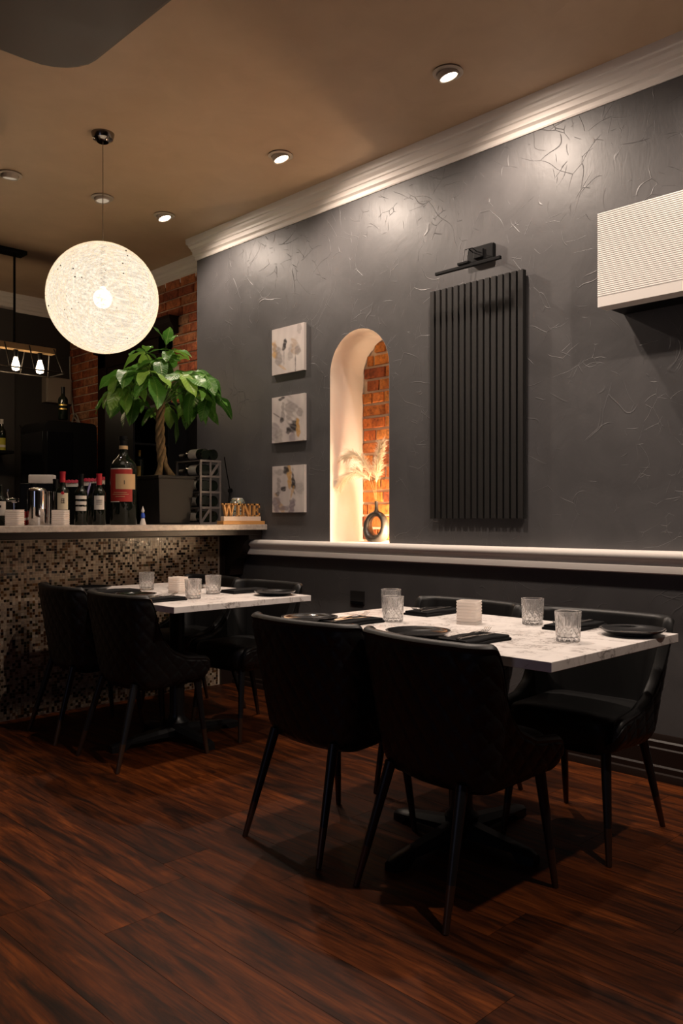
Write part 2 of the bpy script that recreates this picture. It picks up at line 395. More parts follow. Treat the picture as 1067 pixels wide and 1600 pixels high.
# wall_right with arched opening
def arch(y0, y1, zs, n=20):
    c = (y0+y1)/2; r = (y1-y0)/2
    return [(c+r*math.cos(PI*i/n), zs+r*math.sin(PI*i/n)) for i in range(n+1)]   # from y1 to y0
wr = MB(); WB = XW+ND+0.06
ZR = 0.98
wr.add([(XW, Y0, 0), (XW, Y0, CZ), (XW, NY0, CZ), (XW, NY0, 0)], [(0, 1, 2, 3)])
wr.add([(XW, NY1, 0), (XW, NY1, CZ), (XW, YE, CZ), (XW, YE, 0)], [(0, 1, 2, 3)])
wr.add([(XW, NY0, 0), (XW, NY0, ZR), (XW, NY1, ZR), (XW, NY1, 0)], [(0, 1, 2, 3)])
A = arch(NY0, NY1, NZS)
for i in range(len(A)-1):
    (a, b), (c, d) = A[i], A[i+1]
    wr.add([(XW, a, b), (XW, c, d), (XW, c, CZ), (XW, a, CZ)], [(0, 1, 2, 3)])
wr.add([(XW, YE, 0), (XW, YE, CZ), (WB, YE, CZ), (WB, YE, 0)], [(0, 1, 2, 3)])
wr.add([(WB, Y0, 0), (WB, Y0, CZ), (WB, YE, CZ), (WB, YE, 0)], [(0, 1, 2, 3)])
o = wr.build('wall_right', M['wall'], fixn=False); struct(o, 'charcoal trowelled plaster wall', 'wall'); wall_right = o
nb = MB()
path = [(NY1, ZR)]+A+[(NY0, ZR)]
nb.grid([[(x, y, z) for (y, z) in path] for x in (XW-0.001, XW+ND)])
nb.add([(XW-0.001, NY0, ZR), (XW-0.001, NY1, ZR), (XW+ND, NY1, ZR), (XW+ND, NY0, ZR)], [(0, 1, 2, 3)])
o = nb.build('wall_niche', M['niche'], smooth=30, fixn=False); struct(o, 'arched wall niche lined in white plaster', 'wall'); niche = o
bk = MB(); bk.add([(XW+ND-0.004, NY0-.02, ZR-.02), (XW+ND-0.004, NY1+.02, ZR-.02), (XW+ND-0.004, NY1+.02, NZS+NR+.04), (XW+ND-0.004, NY0-.02, NZS+NR+.04)], [(0, 1, 2, 3)])
bk.build('mortar_bed', M['mortar2'], niche, fixn=False)
# bricks
def brick_mesh(L, H, D, seed, clip=None):
    rr = random.Random(seed); b = MB(); n = 4
    def j(a): return a+rr.uniform(-0.0035, 0.0035)
    lo = [(-L/2, -H/2), (L/2, -H/2), (L/2, H/2), (-L/2, H/2)]
    front = [(-D, j(y*0.975), j(z*0.93)) for y, z in lo]; edge = [(-D+0.006, y+rr.uniform(-.002, .002), z+rr.uniform(-.002, .002)) for y, z in lo]
    back = [(0.0, y, z) for y, z in lo]
    b.add(back+edge+front, [(0, 1, 5, 4), (1, 2, 6, 5), (2, 3, 7, 6), (3, 0, 4, 7), (4, 5, 9, 8), (5, 6, 10, 9), (6, 7, 11, 10), (7, 4, 8, 11), (8, 9, 10, 11)])
    return b
def lay(parent, x, y0, y1, z0, z1, course, length, joint, m, inside=None, name='brick', seed=1, clipfn=None):
    rr = random.Random(seed); cache = {}; z = z0; row = 0
    while z+course*0.5 < z1:
        y = y0-(length*rr.choice((0.5, 0.45, 0.55)) if row % 2 else rr.uniform(0, .08))
        while y < y1:
            L = length if rr.random() > 0.22 else length*0.5
            a, c = max(y, y0), min(y+L-joint, y1); zz = z+course/2
            if c-a > 0.03 and (inside is None or inside((a+c)/2, zz)):
                if clipfn: a, c = clipfn(a, c, zz)
                if c-a > 0.02:
                    key = (round(c-a, 2), rr.randint(0, 2))
                    if key not in cache:
                        cache[key] = brick_mesh(key[0], course-joint, 0.014, hash(key) & 255).build(name, m, parent, smooth=None)
                        o = cache[key]
                    else: o = cache[key].copy(); C.objects.link(o); o.parent = parent
                    o.location = (x+rr.uniform(-.002, .002), (a+c)/2, zz)
            y += L
        z += course; row += 1
def nclip(a, c, z):
    half = 0.2415
    if z > NZS:
        h = NR**2-(z-NZS)**2
        half = math.sqrt(h) if h > 0 else 0
        half = max(0, half-0.012)
    m_ = (NY0+NY1)/2
    return max(a, m_-half+.004), min(c, m_+half-.004)
lay(niche, XW+ND-0.004, NY0, NY1, ZR+0.004, NZS+NR-0.01, 0.0775, 0.205, 0.016, M['brick2'], clipfn=nclip, seed=5)
# brick return wall (beyond the plaster wall) and far walls
wb = MB().box(XB, XB+0.12, YE-0.02, YB+0.1, 0, CZ).build('wall_brick', M['mortar']); struct(wb, 'old red brick wall behind the bar', 'wall')
lay(wb, XB, YE+0.01, YB, 1.05, 3.01, 0.0765, 0.215, 0.012, M['brick'], inside=lambda y, z: not (5.72 < y < 6.80 and z < 2.66) and not (z < 1.9 and y < 5.7), seed=11)
o = MB().box(X0, XB, YB, YB+0.12, 0, CZ).build('wall_back', M['backwall']); struct(o, 'near-black wall behind the bar', 'wall')
o = MB().box(X0, 3.16, YB-0.06, YB, 0, 3.0).build('wall_back_pilaster', M['backwall2']); struct(o, 'dark grey projecting section of back wall', 'wall')
o = MB().box(X0-0.12, X0, Y0, YB, 0, CZ).build('wall_left', M['room']); struct(o, 'left wall', 'wall')
o = MB().box(X0, WB, Y0-0.12, Y0, 0, CZ).build('wall_front', M['room']); struct(o, 'front wall', 'wall')
# crown mouldings: profile (projection, drop from ceiling)
CR = [(0, 0.155), (0.006, 0.155), (0.010, 0.148), (0.010, 0.128), (0.016, 0.122), (0.024, 0.118), (0.026, 0.092), (0.032, 0.088), (0.034, 0.075), (0.046, 0.058), (0.048, 0.045), (0.056, 0.040), (0.060, 0.030), (0.060, 0.0), (0, 0)]
def crown_run(name, pts, m, par=None):
    """pts: list of (x, y, nx, ny) path points with outward mitre direction"""
    b = MB(); rows = [[(x+nx*p, y+ny*p, CZ-d) for (p, d) in CR] for x, y, nx, ny in pts]
    b.grid(rows); o = b.build(name, m, par, smooth=25, fixn=False); struct(o, 'white stepped crown moulding', 'moulding'); return o
crown_run('trim_1', [(XW, Y0, -1, 0), (XW, YE, -1, 1), (XB, YE, 0, 1)], M['white'])
crown_run('trim_2', [(XB, YE, -1, 1), (XB, YB, -1, -1), (X0, YB, 0, -1)], M['white'])
# chair rail / niche sill
RL = [(0, 0.88), (0.040, 0.881), (0.046, 0.886), (0.047, 0.902), (0.045, 0.914), (0.041, 0.918), (0.041, 0.927), (0.046, 0.936), (0.056, 0.942), (0.063, 0.949), (0.066, 0.958), (0.065, 0.968), (0.059, 0.977), (0.048, 0.981), (0.0, 0.981)]
b = MB(); b.grid([[(XW-p, y, z) for p, z in RL] for y in (Y0, 4.47)])
b.add([(XW-p, 4.47, z) for p, z in RL], [tuple(range(len(RL)))])
o = b.build('trim_3', M['white'], smooth=35, fixn=False); struct(o, 'white moulded rail along the charcoal wall', 'moulding')
BL = [(0, 0.19), (0.008, 0.19), (0.012, 0.178), (0.014, 0.165), (0.022, 0.158), (0.022, 0.135), (0.030, 0.130), (0.030, 0.062), (0.040, 0.056), (0.040, 0.034), (0.052, 0.030), (0.056, 0.012), (0.056, 0.0)]
b = MB(); b.grid([[(XW-p, y, z) for p, z in BL] for y in (Y0, 4.57)])
o = b.build('baseboard_right', M['dkwood'], smooth=25, fixn=False); struct(o, 'dark brown moulded baseboard', 'moulding')
# dark cased door on the brick wall
dr = MB()
dr.box(XB-0.05, XB, 5.72, 5.86, 0, 2.60); dr.box(XB-0.05, XB, 6.72, 6.86, 0, 2.60); dr.box(XB-0.05, XB, 5.72, 6.86, 2.46, 2.60)
o = dr.build('door_1', M['dkwood2'], bevel=0.006); struct(o, 'dark brown cased doorway in the brick wall', 'door'); door = o
h = MB(); h.prism([(XB, 2.60), (XB-0.06, 2.60), (XB-0.06, 2.64), (XB-0.09, 2.68), (XB-0.10, 2.71), (XB-0.10, 2.735), (XB, 2.735)], 5.62, 6.92, 'y'); h.build('door_cornice', M['dkwood2'], door)
p = MB(); p.box(XB-0.03, XB, 5.86, 6.72, 0, 2.46); p.build('door_leaf', M['dkwood2'], door)
for z0, z1 in ((0.2, 1.0), (1.15, 2.3)):
    for y0, y1 in ((5.95, 6.25), (6.33, 6.63)):
        MB().box(XB-0.036, XB-0.03, y0, y1, z0, z1).build('door_panel', M['dkwood2'], door, bevel=0.004)
# ------------------------------------------------------------------ ceiling downlights
def aim(o, src, dst):
    d = Vector(dst)-Vector(src); o.rotation_euler = d.to_track_quat('-Z', 'Y').to_euler()
dl_names = ['lit recessed gimbal downlight in ceiling nearest the crown, front of the room', 'lit recessed downlight above the arched niche, second along the crown',
 'small lit recessed downlight furthest along the crown towards the bar', 'recessed downlight over the right wall outside the picture', 'recessed downlight at the top edge of the picture above the front table',
 'recessed downlight beside the soffit outside the picture', 'dim tilted downlight at the left edge of the ceiling over the bar', 'unlit recessed downlight in the ceiling behind the globe cord']
for (x, y, tgt, pw), lab in zip(DOWNLIGHTS, dl_names):
    t = thing('recessed_downlight', lab, 'downlight', (x, y, CZ), 0, 'recessed ceiling downlights')
    MB().lathe([(0.068, -0.003), (0.070, -0.007), (0.064, -0.010), (0.052, -0.010), (0.052, 0.0), (0.068, 0.0)][::-1], 32).build('trim_ring', M['whiteplastic'], t, smooth=40)
    d = (Vector(tgt)-Vector((x, y, CZ))).normalized()
    g = MB().lathe([(0.047, 0.012), (0.049, -0.012), (0.046, -0.016), (0.040, -0.014), (0.038, -0.004)], 28).build('gimbal_head', M['whiteplastic'], t, smooth=40)
    g.location = (0, 0, -0.012); q = d.to_track_quat('-Z', 'Y'); g.rotation_euler = q.to_euler()
    ln = MB().lathe([(0.001, -0.0125), (0.038, -0.0115), (0.038, -0.006), (0.001, -0.006)], 28).build('lamp_lens', M['lens'] if pw > 10 else M['lensoff'], g, smooth=40)
    if pw:
        ld = bpy.data.lights.new('downlight_beam', 'SPOT'); ld.energy = pw; ld.color = WARM; ld.spot_size = math.radians(152 if x > 2.9 else 122); ld.spot_blend = 0.9; ld.shadow_soft_size = 0.028
        lo = bpy.data.objects.new('downlight_beam', ld); C.objects.link(lo); lo.parent = t
        lo.location = Vector((0, 0, -0.012))+d*0.035; lo.rotation_euler = q.to_euler()
# ------------------------------------------------------------------ globe pendant
GX, GY, GZ, GR = 2.185, 4.01, 2.285, 0.287
t = thing('globe_pendant', 'large glowing white string globe pendant hanging by the bar', 'pendant lamp', (GX, GY, 0))
MB().lathe([(0.001, -0.045), (0.030, -0.045), (0.036, -0.038), (0.052, -0.030), (0.058, -0.012), (0.060, 0.0), (0.001, 0.0)], 36, 0, 0, CZ).build('canopy', M['brownchrome'], t, smooth=35)
MB().tube([(0, 0, CZ-0.04), (0, 0, GZ+GR-0.01)], 0.0022, 6).build('cord', M['cord'], t)
def shade_mat():
    m = bpy.data.materials.new('string_resin_shade'); m.use_nodes = True; nt = m.node_tree; nt.nodes.clear()
    out = nt.nodes.new('ShaderNodeOutputMaterial'); tr = nt.nodes.new('ShaderNodeBsdfTranslucent'); tr.inputs[0].default_value = (0.018, 0.0165, 0.0145, 1)
    df = nt.nodes.new('ShaderNodeBsdfDiffuse'); df.inputs[0].default_value = (0.25, 0.22, 0.18, 1)
    tp = nt.nodes.new('ShaderNodeBsdfTransparent')
    em = nt.nodes.new('ShaderNodeEmission'); em.inputs[0].default_value = (1, 0.86, 0.68, 1); em.inputs[1].default_value = 0.62
    tc = nt.nodes.new('ShaderNodeTexCoord')
    acc = None
    for k, rot in enumerate(((0.3, 0.2, 0.1), (1.2, 0.5, 0.9), (0.6, 1.5, 2.0))):
        mp = nt.nodes.new('ShaderNodeMapping'); mp.inputs['Rotation'].default_value = rot; mp.inputs['Scale'].default_value = (9, 60, 60) if k != 1 else (60, 9, 60)
        nt.links.new(tc.outputs['Object'], mp.inputs[0])
        n = nt.nodes.new('ShaderNodeTexNoise'); n.inputs['Scale'].default_value = 1.6; n.inputs['Detail'].default_value = 3; nt.links.new(mp.outputs[0], n.inputs['Vector'])
        if acc is None: acc = n.outputs[0]
        else:
            mm = nt.nodes.new('ShaderNodeMath'); mm.operation = 'MINIMUM' if k == 1 else 'MAXIMUM'; nt.links.new(acc, mm.inputs[0]); nt.links.new(n.outputs[0], mm.inputs[1]); acc = mm.outputs[0]
    r = nt.nodes.new('ShaderNodeValToRGB'); r.color_ramp.elements[0].position = 0.42; r.color_ramp.elements[1].position = 0.62; nt.links.new(acc, r.inputs[0])
    # string density: transparent gaps vs threads
    m1 = nt.nodes.new('ShaderNodeMixShader'); m1.inputs[0].default_value = 0.12; nt.links.new(tr.outputs[0], m1.inputs[1]); nt.links.new(df.outputs[0], m1.inputs[2])
    a1 = nt.nodes.new('ShaderNodeAddShader'); nt.links.new(m1.outputs[0], a1.inputs[0]); nt.links.new(em.outputs[0], a1.inputs[1])
    gp = nt.nodes.new('ShaderNodeMath'); gp.operation = 'MULTIPLY'; gp.inputs[1].default_value = 0.20; nt.links.new(r.outputs[0], gp.inputs[0])
    m2 = nt.nodes.new('ShaderNodeMixShader'); nt.links.new(gp.outputs[0], m2.inputs[0]); nt.links.new(a1.outputs[0], m2.inputs[1]); nt.links.new(tp.outputs[0], m2.inputs[2])
    ds = nt.nodes.new('ShaderNodeMath'); ds.operation = 'MULTIPLY_ADD'; ds.inputs[1].default_value = -0.45; ds.inputs[2].default_value = 1.12; nt.links.new(r.outputs[0], ds.inputs[0]); nt.links.new(ds.outputs[0], em.inputs[1])
    nt.links.new(m2.outputs[0], out.inputs[0]); return m
M['shade'] = shade_mat()
sh = MB(); rows = []
for j in range(25):
    a = -PI/2+PI*j/24; rr_ = max(GR*math.cos(a), 0.004); rows.append([(rr_*math.cos(2*PI*i/48), rr_*math.sin(2*PI*i/48), GR*math.sin(a)) for i in range(48)])
sh.grid(rows, closed=True); shade = sh.build('globe_shade', M['shade'], t, smooth=80, loc=(0, 0, GZ))
M['string'] = mat('cream_string', (0.80, 0.66, 0.46), 0.8, em=(1.0, 0.78, 0.52), ems=0.72)
M['fleck'] = mat('dark_fleck', (0.10, 0.08, 0.06), 0.8)
st = MB(); rr = random.Random(3)
for k in range(150):
    ax = Vector((rr.gauss(0, 1), rr.gauss(0, 1), rr.gauss(0, 1)*0.8)).normalized()
    u_ = ax.orthogonal().normalized(); v_ = ax.cross(u_); off = rr.uniform(-0.75, 0.75)*GR; rad = math.sqrt((GR+0.0012)**2-off*off)
    n = 44; pts = [ax*off+(u_*math.cos(2*PI*i/n)+v_*math.sin(2*PI*i/n))*rad for i in range(n+1)]
    st.tube(pts, 0.00055, 3, cap=False)
s_ = st.build('string_winding', M['string'], t, loc=(0, 0, GZ), fixn=False); s_['kind'] = 'stuff'
fk = MB()
for k in range(150):
    d = Vector((rr.gauss(0, 1), rr.gauss(0, 1), rr.gauss(0, 0.7))).normalized(); p_ = d*(GR+0.002); q = 0.0007+rr.random()**3*0.0022
    fk.box(p_.x-q, p_.x+q, p_.y-q, p_.y+q, p_.z-q, p_.z+q)
s_ = fk.build('fleck', M['fleck'], t, loc=(0, 0, GZ)); s_['kind'] = 'stuff'
MB().lathe([(0.004, -0.052), (0.022, -0.048), (0.040, -0.033), (0.050, -0.008), (0.048, 0.015), (0.034, 0.035), (0.018, 0.046), (0.014, 0.06)], 24).build('bulb', mat('pendant_bulb', (1, 1, 1), 0.3, em=(1, 0.85, 0.62), ems=14), t, smooth=60, loc=(0, 0, GZ))
MB().tube([(0, 0, 0.05), (0, 0, GR)], 0.012, 10).build('lamp_holder', M['black'], t, loc=(0, 0, GZ))
ld = bpy.data.lights.new('globe_glow', 'POINT'); ld.energy = PENDANT_W; ld.color = (1.0, 0.83, 0.66); ld.shadow_soft_size = 0.05
lo = bpy.data.objects.new('globe_glow', ld); C.objects.link(lo); lo.parent = t; lo.location = (0, 0, GZ-0.01)
# ------------------------------------------------------------------ tables
def make_table(x0, x1, y0, y1, base, label):
    t = thing('dining_table', label, 'table', ((x0+x1)/2, (y0+y1)/2, 0), 0, 'marble topped dining tables')
    hx, hy = (x1-x0)/2, (y1-y0)/2
    MB().box(-hx, hx, -hy, hy, 0.709, 0.737).build('tabletop', M['marble'], t, bevel=0.0015)
    bx, by = base[0]-(x0+x1)/2, base[1]-(y0+y1)/2
    MB().lathe([(0.001, 0.687), (0.17, 0.687), (0.17, 0.700), (0.16, 0.709), (0.001, 0.709)], 4, bx, by).build('mounting_plate', M['iron'], t)
    MB().lathe([(0.055, 0.06), (0.060, 0.09), (0.042, 0.11), (0.038, 0.13), (0.038, 0.69)], 28, bx, by).build('column', M['iron'], t, smooth=40)
    for dx, dy in ((1, 0), (-1, 0), (0, 1), (0, -1)):
        L = 0.375 if dx else 0.30
        b = MB(); rows = []
        n = 12
        for i in range(n+1):
            s = i/n*L; w_ = 0.045-0.014*min(1, i/n*1.2); zt = 0.085-0.045*(i/n)**0.8
            if i >= n-2: w_ *= (0.92, 0.62)[i-(n-1)] if i > n-2 else 1.0
            zt *= 1 if i < n else 0.8
            zb = 0.028 if 2 < i < n-2 else 0.0 if i >= n-2 else 0.028
            sec = [(-w_, zb), (-w_, zt*0.72), (-w_*0.5, zt), (w_*0.5, zt), (w_, zt*0.72), (w_, zb)]
            rows.append([(bx+dx*s-dy*a, by+dy*s+dx*a, z) for a, z in sec])
        b.grid(rows, closed=True); b.add(rows[-1], [tuple(range(6))])
        b.build('base_foot', M['iron'], t, smooth=40)
    return t
make_table(1.947, 2.737, 1.178, 2.400, (2.33, 1.765), 'white marble-topped pedestal table in front, with four place settings')
make_table(2.003, 2.805, 3.059, 4.276, (2.375, 3.60), 'white marble-topped pedestal table beside the mosaic bar')
# ------------------------------------------------------------------ chairs
def plan(s, z):
    """rounded-rectangle back path; s in [0,1]; returns x, y, nx, ny"""
    f = (z-0.34)/0.44
    W = 0.218+0.062*f; xb = -0.115-0.058*f; xf = 0.245; r = 0.085+0.015*max(0, f)
    side = xf-(xb+r); arc = PI/2*r; back = 2*(W-r)
    tot = 2*side+2*arc+back; d = s*tot
    if d < side: return (xf-d, -W, 0, -1, d)
    d2 = d-side
    if d2 < arc:
        a = d2/r; return (xb+r-r*math.sin(a), -(W-r)-r*math.cos(a), -math.sin(a), -math.cos(a), d)
    d2 -= arc
    if d2 < back:
        y = -(W-r)+d2; bow = 0.022*(1-(y/(W-r))**2)
        return (xb-bow, y, -1, 0, d)
    d2 -= back
    if d2 < arc:
        a = d2/r; return (xb+r-r*math.cos(a), (W-r)+r*math.sin(a), -math.cos(a), math.sin(a), d)
    d2 -= arc
    return (xb+r+d2, W, 0, 1, d)
def sst(a, b, x):
    t = max(0, min(1, (x-a)/(b-a))); return t*t*(3-2*t)
ZT = [(-0.30, 0.777), (-0.100, 0.777), (-0.086, 0.762), (-0.074, 0.705), (-0.062, 0.640), (-0.035, 0.575), (0.01, 0.522), (0.09, 0.486), (0.26, 0.468)]
def ztop(s):
    x = plan(s, 0.7)[0]; acc = 0
    for k in range(-2, 3):                                       # lookup, smoothed a little
        q = x+k*0.005
        for (a, za), (b, zb) in zip(ZT, ZT[1:]):
            if a <= q <= b: acc += za+(zb-za)*(q-a)/(b-a); break
        else: acc += ZT[-1][1] if q > 0 else ZT[0][1]
    return acc/5
def make_shell():
    b = MB(); NS, NO = 190, 44; TH = 0.034; rows = []
    for i in range(NS+1):
        s = i/NS; e = 0.0
        x_ = plan(s, 0.5)[0]
        e = sst(0.205, 0.25, x_); e = max(0, (x_-0.205)/0.04) ; e = min(e, 0.995)
        k = math.sqrt(1-e*e)
        zt = ztop(s)-0.035*(1-k); zb = 0.338+0.02*sst(-0.1, 0.25, x_)+0.035*(1-k)
        row = []
        tt = TH*(0.25+0.75*k)
        for j in range(NO+1):
            h = j/NO; z = zb+(zt-TH/2-zb)*h
            x, y, nx, ny, a = plan(s, z)
            # quilting
            per = 0.074; u1 = (a+(z*0.95)) % per; u2 = (a-(z*0.95)) % per
            dd = min(min(u1, per-u1), min(u2, per-u2))
            q = 0.0055*min(1, dd/0.014)**0.6*sst(0, 0.05, h)*sst(0, 0.07, 1-h)
            tuck = 0.03*(1-min(1, h*(zt-zb)/0.06))**2
            o_ = q-tuck-(TH-tt)*0.4
            row.append((x+nx*o_, y+ny*o_, z))
        x, y, nx, ny, a = plan(s, zt)
        for j in range(1, 8):
            an = PI*j/8; off = -tt/2+(tt/2+0.003)*math.cos(an)-(TH-tt)*0.4
            row.append((x+nx*off, y+ny*off, zt-TH/2+(TH/2+0.002)*math.sin(an)))
        for j in range(9):
            h = 1-j/8; z = 0.40+(zt-TH/2-0.40)*h if zt-TH/2 > 0.40 else zt-TH/2-0.001*j
            x, y, nx, ny, a = plan(s, z); off = -tt-(TH-tt)*0.4
            row.append((x+nx*off, y+ny*off, z))
        rows.append(row)
    b.grid(rows)
    n = len(rows[0])
    b.add(rows[0], [tuple(range(n))]); b.add(rows[-1], [tuple(range(n))])
    return b
def make_seat():
    b = MB(); rows = []
    def ring(sc_, z, dx=0):
        pts = []; W, xb, xf, r = 0.198*sc_, -0.120*sc_, 0.247*(0.5+sc_/2) if sc_ < 0.9 else 0.247*sc_, 0.06*sc_
        for cx, cy, a0 in ((xf-r, W-r, 0), (xb+r, W-r, PI/2), (xb+r, -(W-r), PI), (xf-r, -(W-r), 1.5*PI)):
            for k in range(7):
                a = a0+PI/2*k/6; pts.append((cx+r*math.cos(a), cy+r*math.sin(a), z))
        return pts
    for sc_, z in ((0.05, 0.345), (0.88, 0.345), (0.97, 0.355), (1.0, 0.375), (1.0, 0.43), (0.985, 0.45), (0.95, 0.463), (0.85, 0.471), (0.5, 0.477), (0.05, 0.479)): rows.append(ring(sc_, z))
    b.grid(rows, closed=True); b.add(rows[0], [tuple(range(28))]); b.add(rows[-1], [tuple(range(28))]); return b
CH_SPOTS = [  # x, y, facing, label
 (2.010, 1.558, -0.11, 'black quilted dining chair nearest the camera, back turned, bronze tipped legs'),
 (2.035, 2.132, 0.0, 'black quilted chair on the left of the front table, back to the camera'),
 (2.720, 1.505, PI+0.06, 'black chair against the wall at the right end of the front table'),
 (2.720, 2.115, PI, 'black chair at the wall side of the front table, behind the candle holder'),
 (2.085, 3.470, -0.02, 'black quilted chair at the near corner of the rear table, back to the camera'),
 (2.110, 4.075, -0.10, 'leftmost black chair, beside the mosaic bar front at the rear table'),
 (2.790, 3.520, PI+0.05, 'black chair on the wall side of the rear table, behind its right plate'),
 (2.820, 4.085, PI, 'black chair in the corner between bar and wall, furthest back')]
proto = None
shell_b = make_shell()
for i, (x, y, a, lab) in enumerate(CH_SPOTS):
    if proto is None:
        t = proto = thing('dining_chair', lab, 'chair', (x, y, 0), a, 'black quilted dining chairs')
        shell_b.build('backrest', M['leather'], t, smooth=60)
        make_seat().build('seat', M['leather'], t, smooth=50)
        for (tx, ty, fx, fy) in ((-0.115, 0.150, -0.222, 0.190), (-0.115, -0.150, -0.222, -0.190), (0.205, 0.165, 0.245, 0.195), (0.205, -0.165, 0.245, -0.195)):
            P0, P1 = Vector((tx, ty, 0.37)), Vector((fx, fy, 0.0)); cut = P0.lerp(P1, 0.68)
            lg = MB().tube([P0, cut], [0.018, 0.0125], 14).build('leg', M['legblack'], t, smooth=40)
            MB().tube([cut, P1], [0.0128, 0.0095], 14).build('leg_tip', M['legtip'], lg, smooth=40)['label'] = 'dark bronze leg tip'
    else: dup(proto, lab, (x, y, 0), a)
# ------------------------------------------------------------------ tableware
TZ = 0.737
def make_plate(label, x, y):
    pr = [(0.001, 0.0), (0.060, 0.0), (0.062, 0.003), (0.078, 0.007), (0.095, 0.014), (0.104, 0.020), (0.1055, 0.0225), (0.103, 0.0225), (0.094, 0.017), (0.076, 0.0105), (0.060, 0.0075), (0.001, 0.0065)]
    o = MB().lathe(pr, 64).build('dinner_plate', M['ceramic'], smooth=50, loc=(x, y, TZ)); tag(o, label, 'plate', 'black dinner plates'); return o
PL_ = [(2.020, 1.702, 'black plate at the centre of the front table near edge, behind the nearest chair'), (2.027, 2.218, 'black plate at the left end of the front table'),
 (2.545, 1.245, 'black plate at the right corner of the front table'), (2.060, 3.480, 'black plate on the rear table in front of the frosted holder, second from the left'),
 (2.120, 4.010, 'leftmost black plate, at the far left of the rear table'), (2.630, 3.130, 'black plate at the right corner of the rear table'), (2.575, 3.80, 'black plate on the rear table behind the frosted candle holder')]
p0 = None
for x, y, lab in PL_:
    if p0 is None: p0 = make_plate(lab, x*1.02, y*1.02)
    else:
        o = p0.copy(); C.objects.link(o); o.location = (x*1.02, y*1.02, TZ); o['label'] = lab
def make_napkin():
    b = MB(); rr = random.Random(2)
    for k, (hx, hy, z0, z1) in enumerate(((0.115, 0.056, 0.0, 0.010), (0.111, 0.052, 0.008, 0.018))):
        rows = []
        for i in range(13):
            u = -1+i/6.0; row = []
            for j in range(8):
                an = PI/2-PI*j/7; row.append((u*hx*(1-0.01*abs(rr.uniform(0, 1))), -hy-0.004*math.cos(an)+0.002*math.sin(u*5+k), (z0+z1)/2+(z1-z0)/2*math.sin(an)+0.001*math.sin(u*4+k)))
            for j in range(8):
                an = -PI/2+PI*j/7; row.append((u*hx, hy+0.004*math.cos(an)+0.003*math.sin(u*4+k*2), (z0+z1)/2+(z1-z0)/2*math.sin(an)+0.001*math.sin(u*4+k)))
            rows.append(row)
        b.grid(rows, closed=True); b.add(rows[0], [tuple(range(16))]); b.add(rows[-1], [tuple(range(16))])
    return b
NK = [(2.040, 1.500, 0.0, 'folded black napkin with cutlery beside the centre plate of the front table'), (2.085, 2.065, 0.0, 'folded black napkin with cutlery right of the left plate on the front table'),
 (2.535, 2.055, PI, 'folded black napkin on the wall side of the front table behind the glasses'), (2.545, 1.450, PI, 'folded black napkin behind the right hand glass on the front table'),
 (2.045, 3.245, 0.0, 'folded black napkin by the near corner of the rear table'), (2.110, 3.745, 0.0, 'folded black napkin between the two left plates of the rear table'), (2.600, 3.330, PI, 'folded black napkin beside the right plate of the rear table')]
n0 = None; f0 = None; k0 = None
def fork():
    b = MB(); z = 0.004
    def strip(prof, sgn=1):
        top = [(x, w_, zz+0.0012) for x, w_, zz in prof]
        rows = []
        for x, w_, zz in prof: rows.append([(x, -w_, zz), (x, w_, zz), (x, w_, zz+0.0018), (x, -w_, zz+0.0018)])
        b.grid(rows, closed=True); b.add(rows[0], [(0, 1, 2, 3)]); b.add(rows[-1], [(0, 1, 2, 3)])
    strip([(-0.095, 0.006, 0.0), (-0.085, 0.0075, 0.0), (-0.04, 0.005, 0.003), (0.01, 0.003, 0.007), (0.035, 0.004, 0.006), (0.047, 0.011, 0.003), (0.055, 0.012, 0.002)])
    for yy in (-0.0102, -0.0034, 0.0034, 0.0102):
        rows = []
        for x, zz in ((0.053, 0.002), (0.07, 0.002), (0.085, 0.006), (0.096, 0.013)): rows.append([(x, yy-0.0014, zz), (x, yy+0.0014, zz), (x, yy+0.0014, zz+0.0016), (x, yy-0.0014, zz+0.0016)])
        b.grid(rows, closed=True); b.add(rows[-1], [(0, 1, 2, 3)])
    return b
def knife():
    b = MB(); rows = []
    for x, y0, y1, th in ((-0.10, -0.006, 0.006, 0.003), (-0.09, -0.0075, 0.0075, 0.004), (0.0, -0.006, 0.006, 0.004), (0.008, -0.007, 0.006, 0.0025), (0.06, -0.011, 0.006, 0.0018), (0.09, -0.009, 0.005, 0.0014), (0.104, -0.001, 0.003, 0.001)):
        rows.append([(x, y0, 0), (x, y1, 0), (x, y1, th), (x, y0, th)])
    b.grid(rows, closed=True); b.add(rows[0], [(0, 1, 2, 3)]); b.add(rows[-1], [(0, 1, 2, 3)]); return b
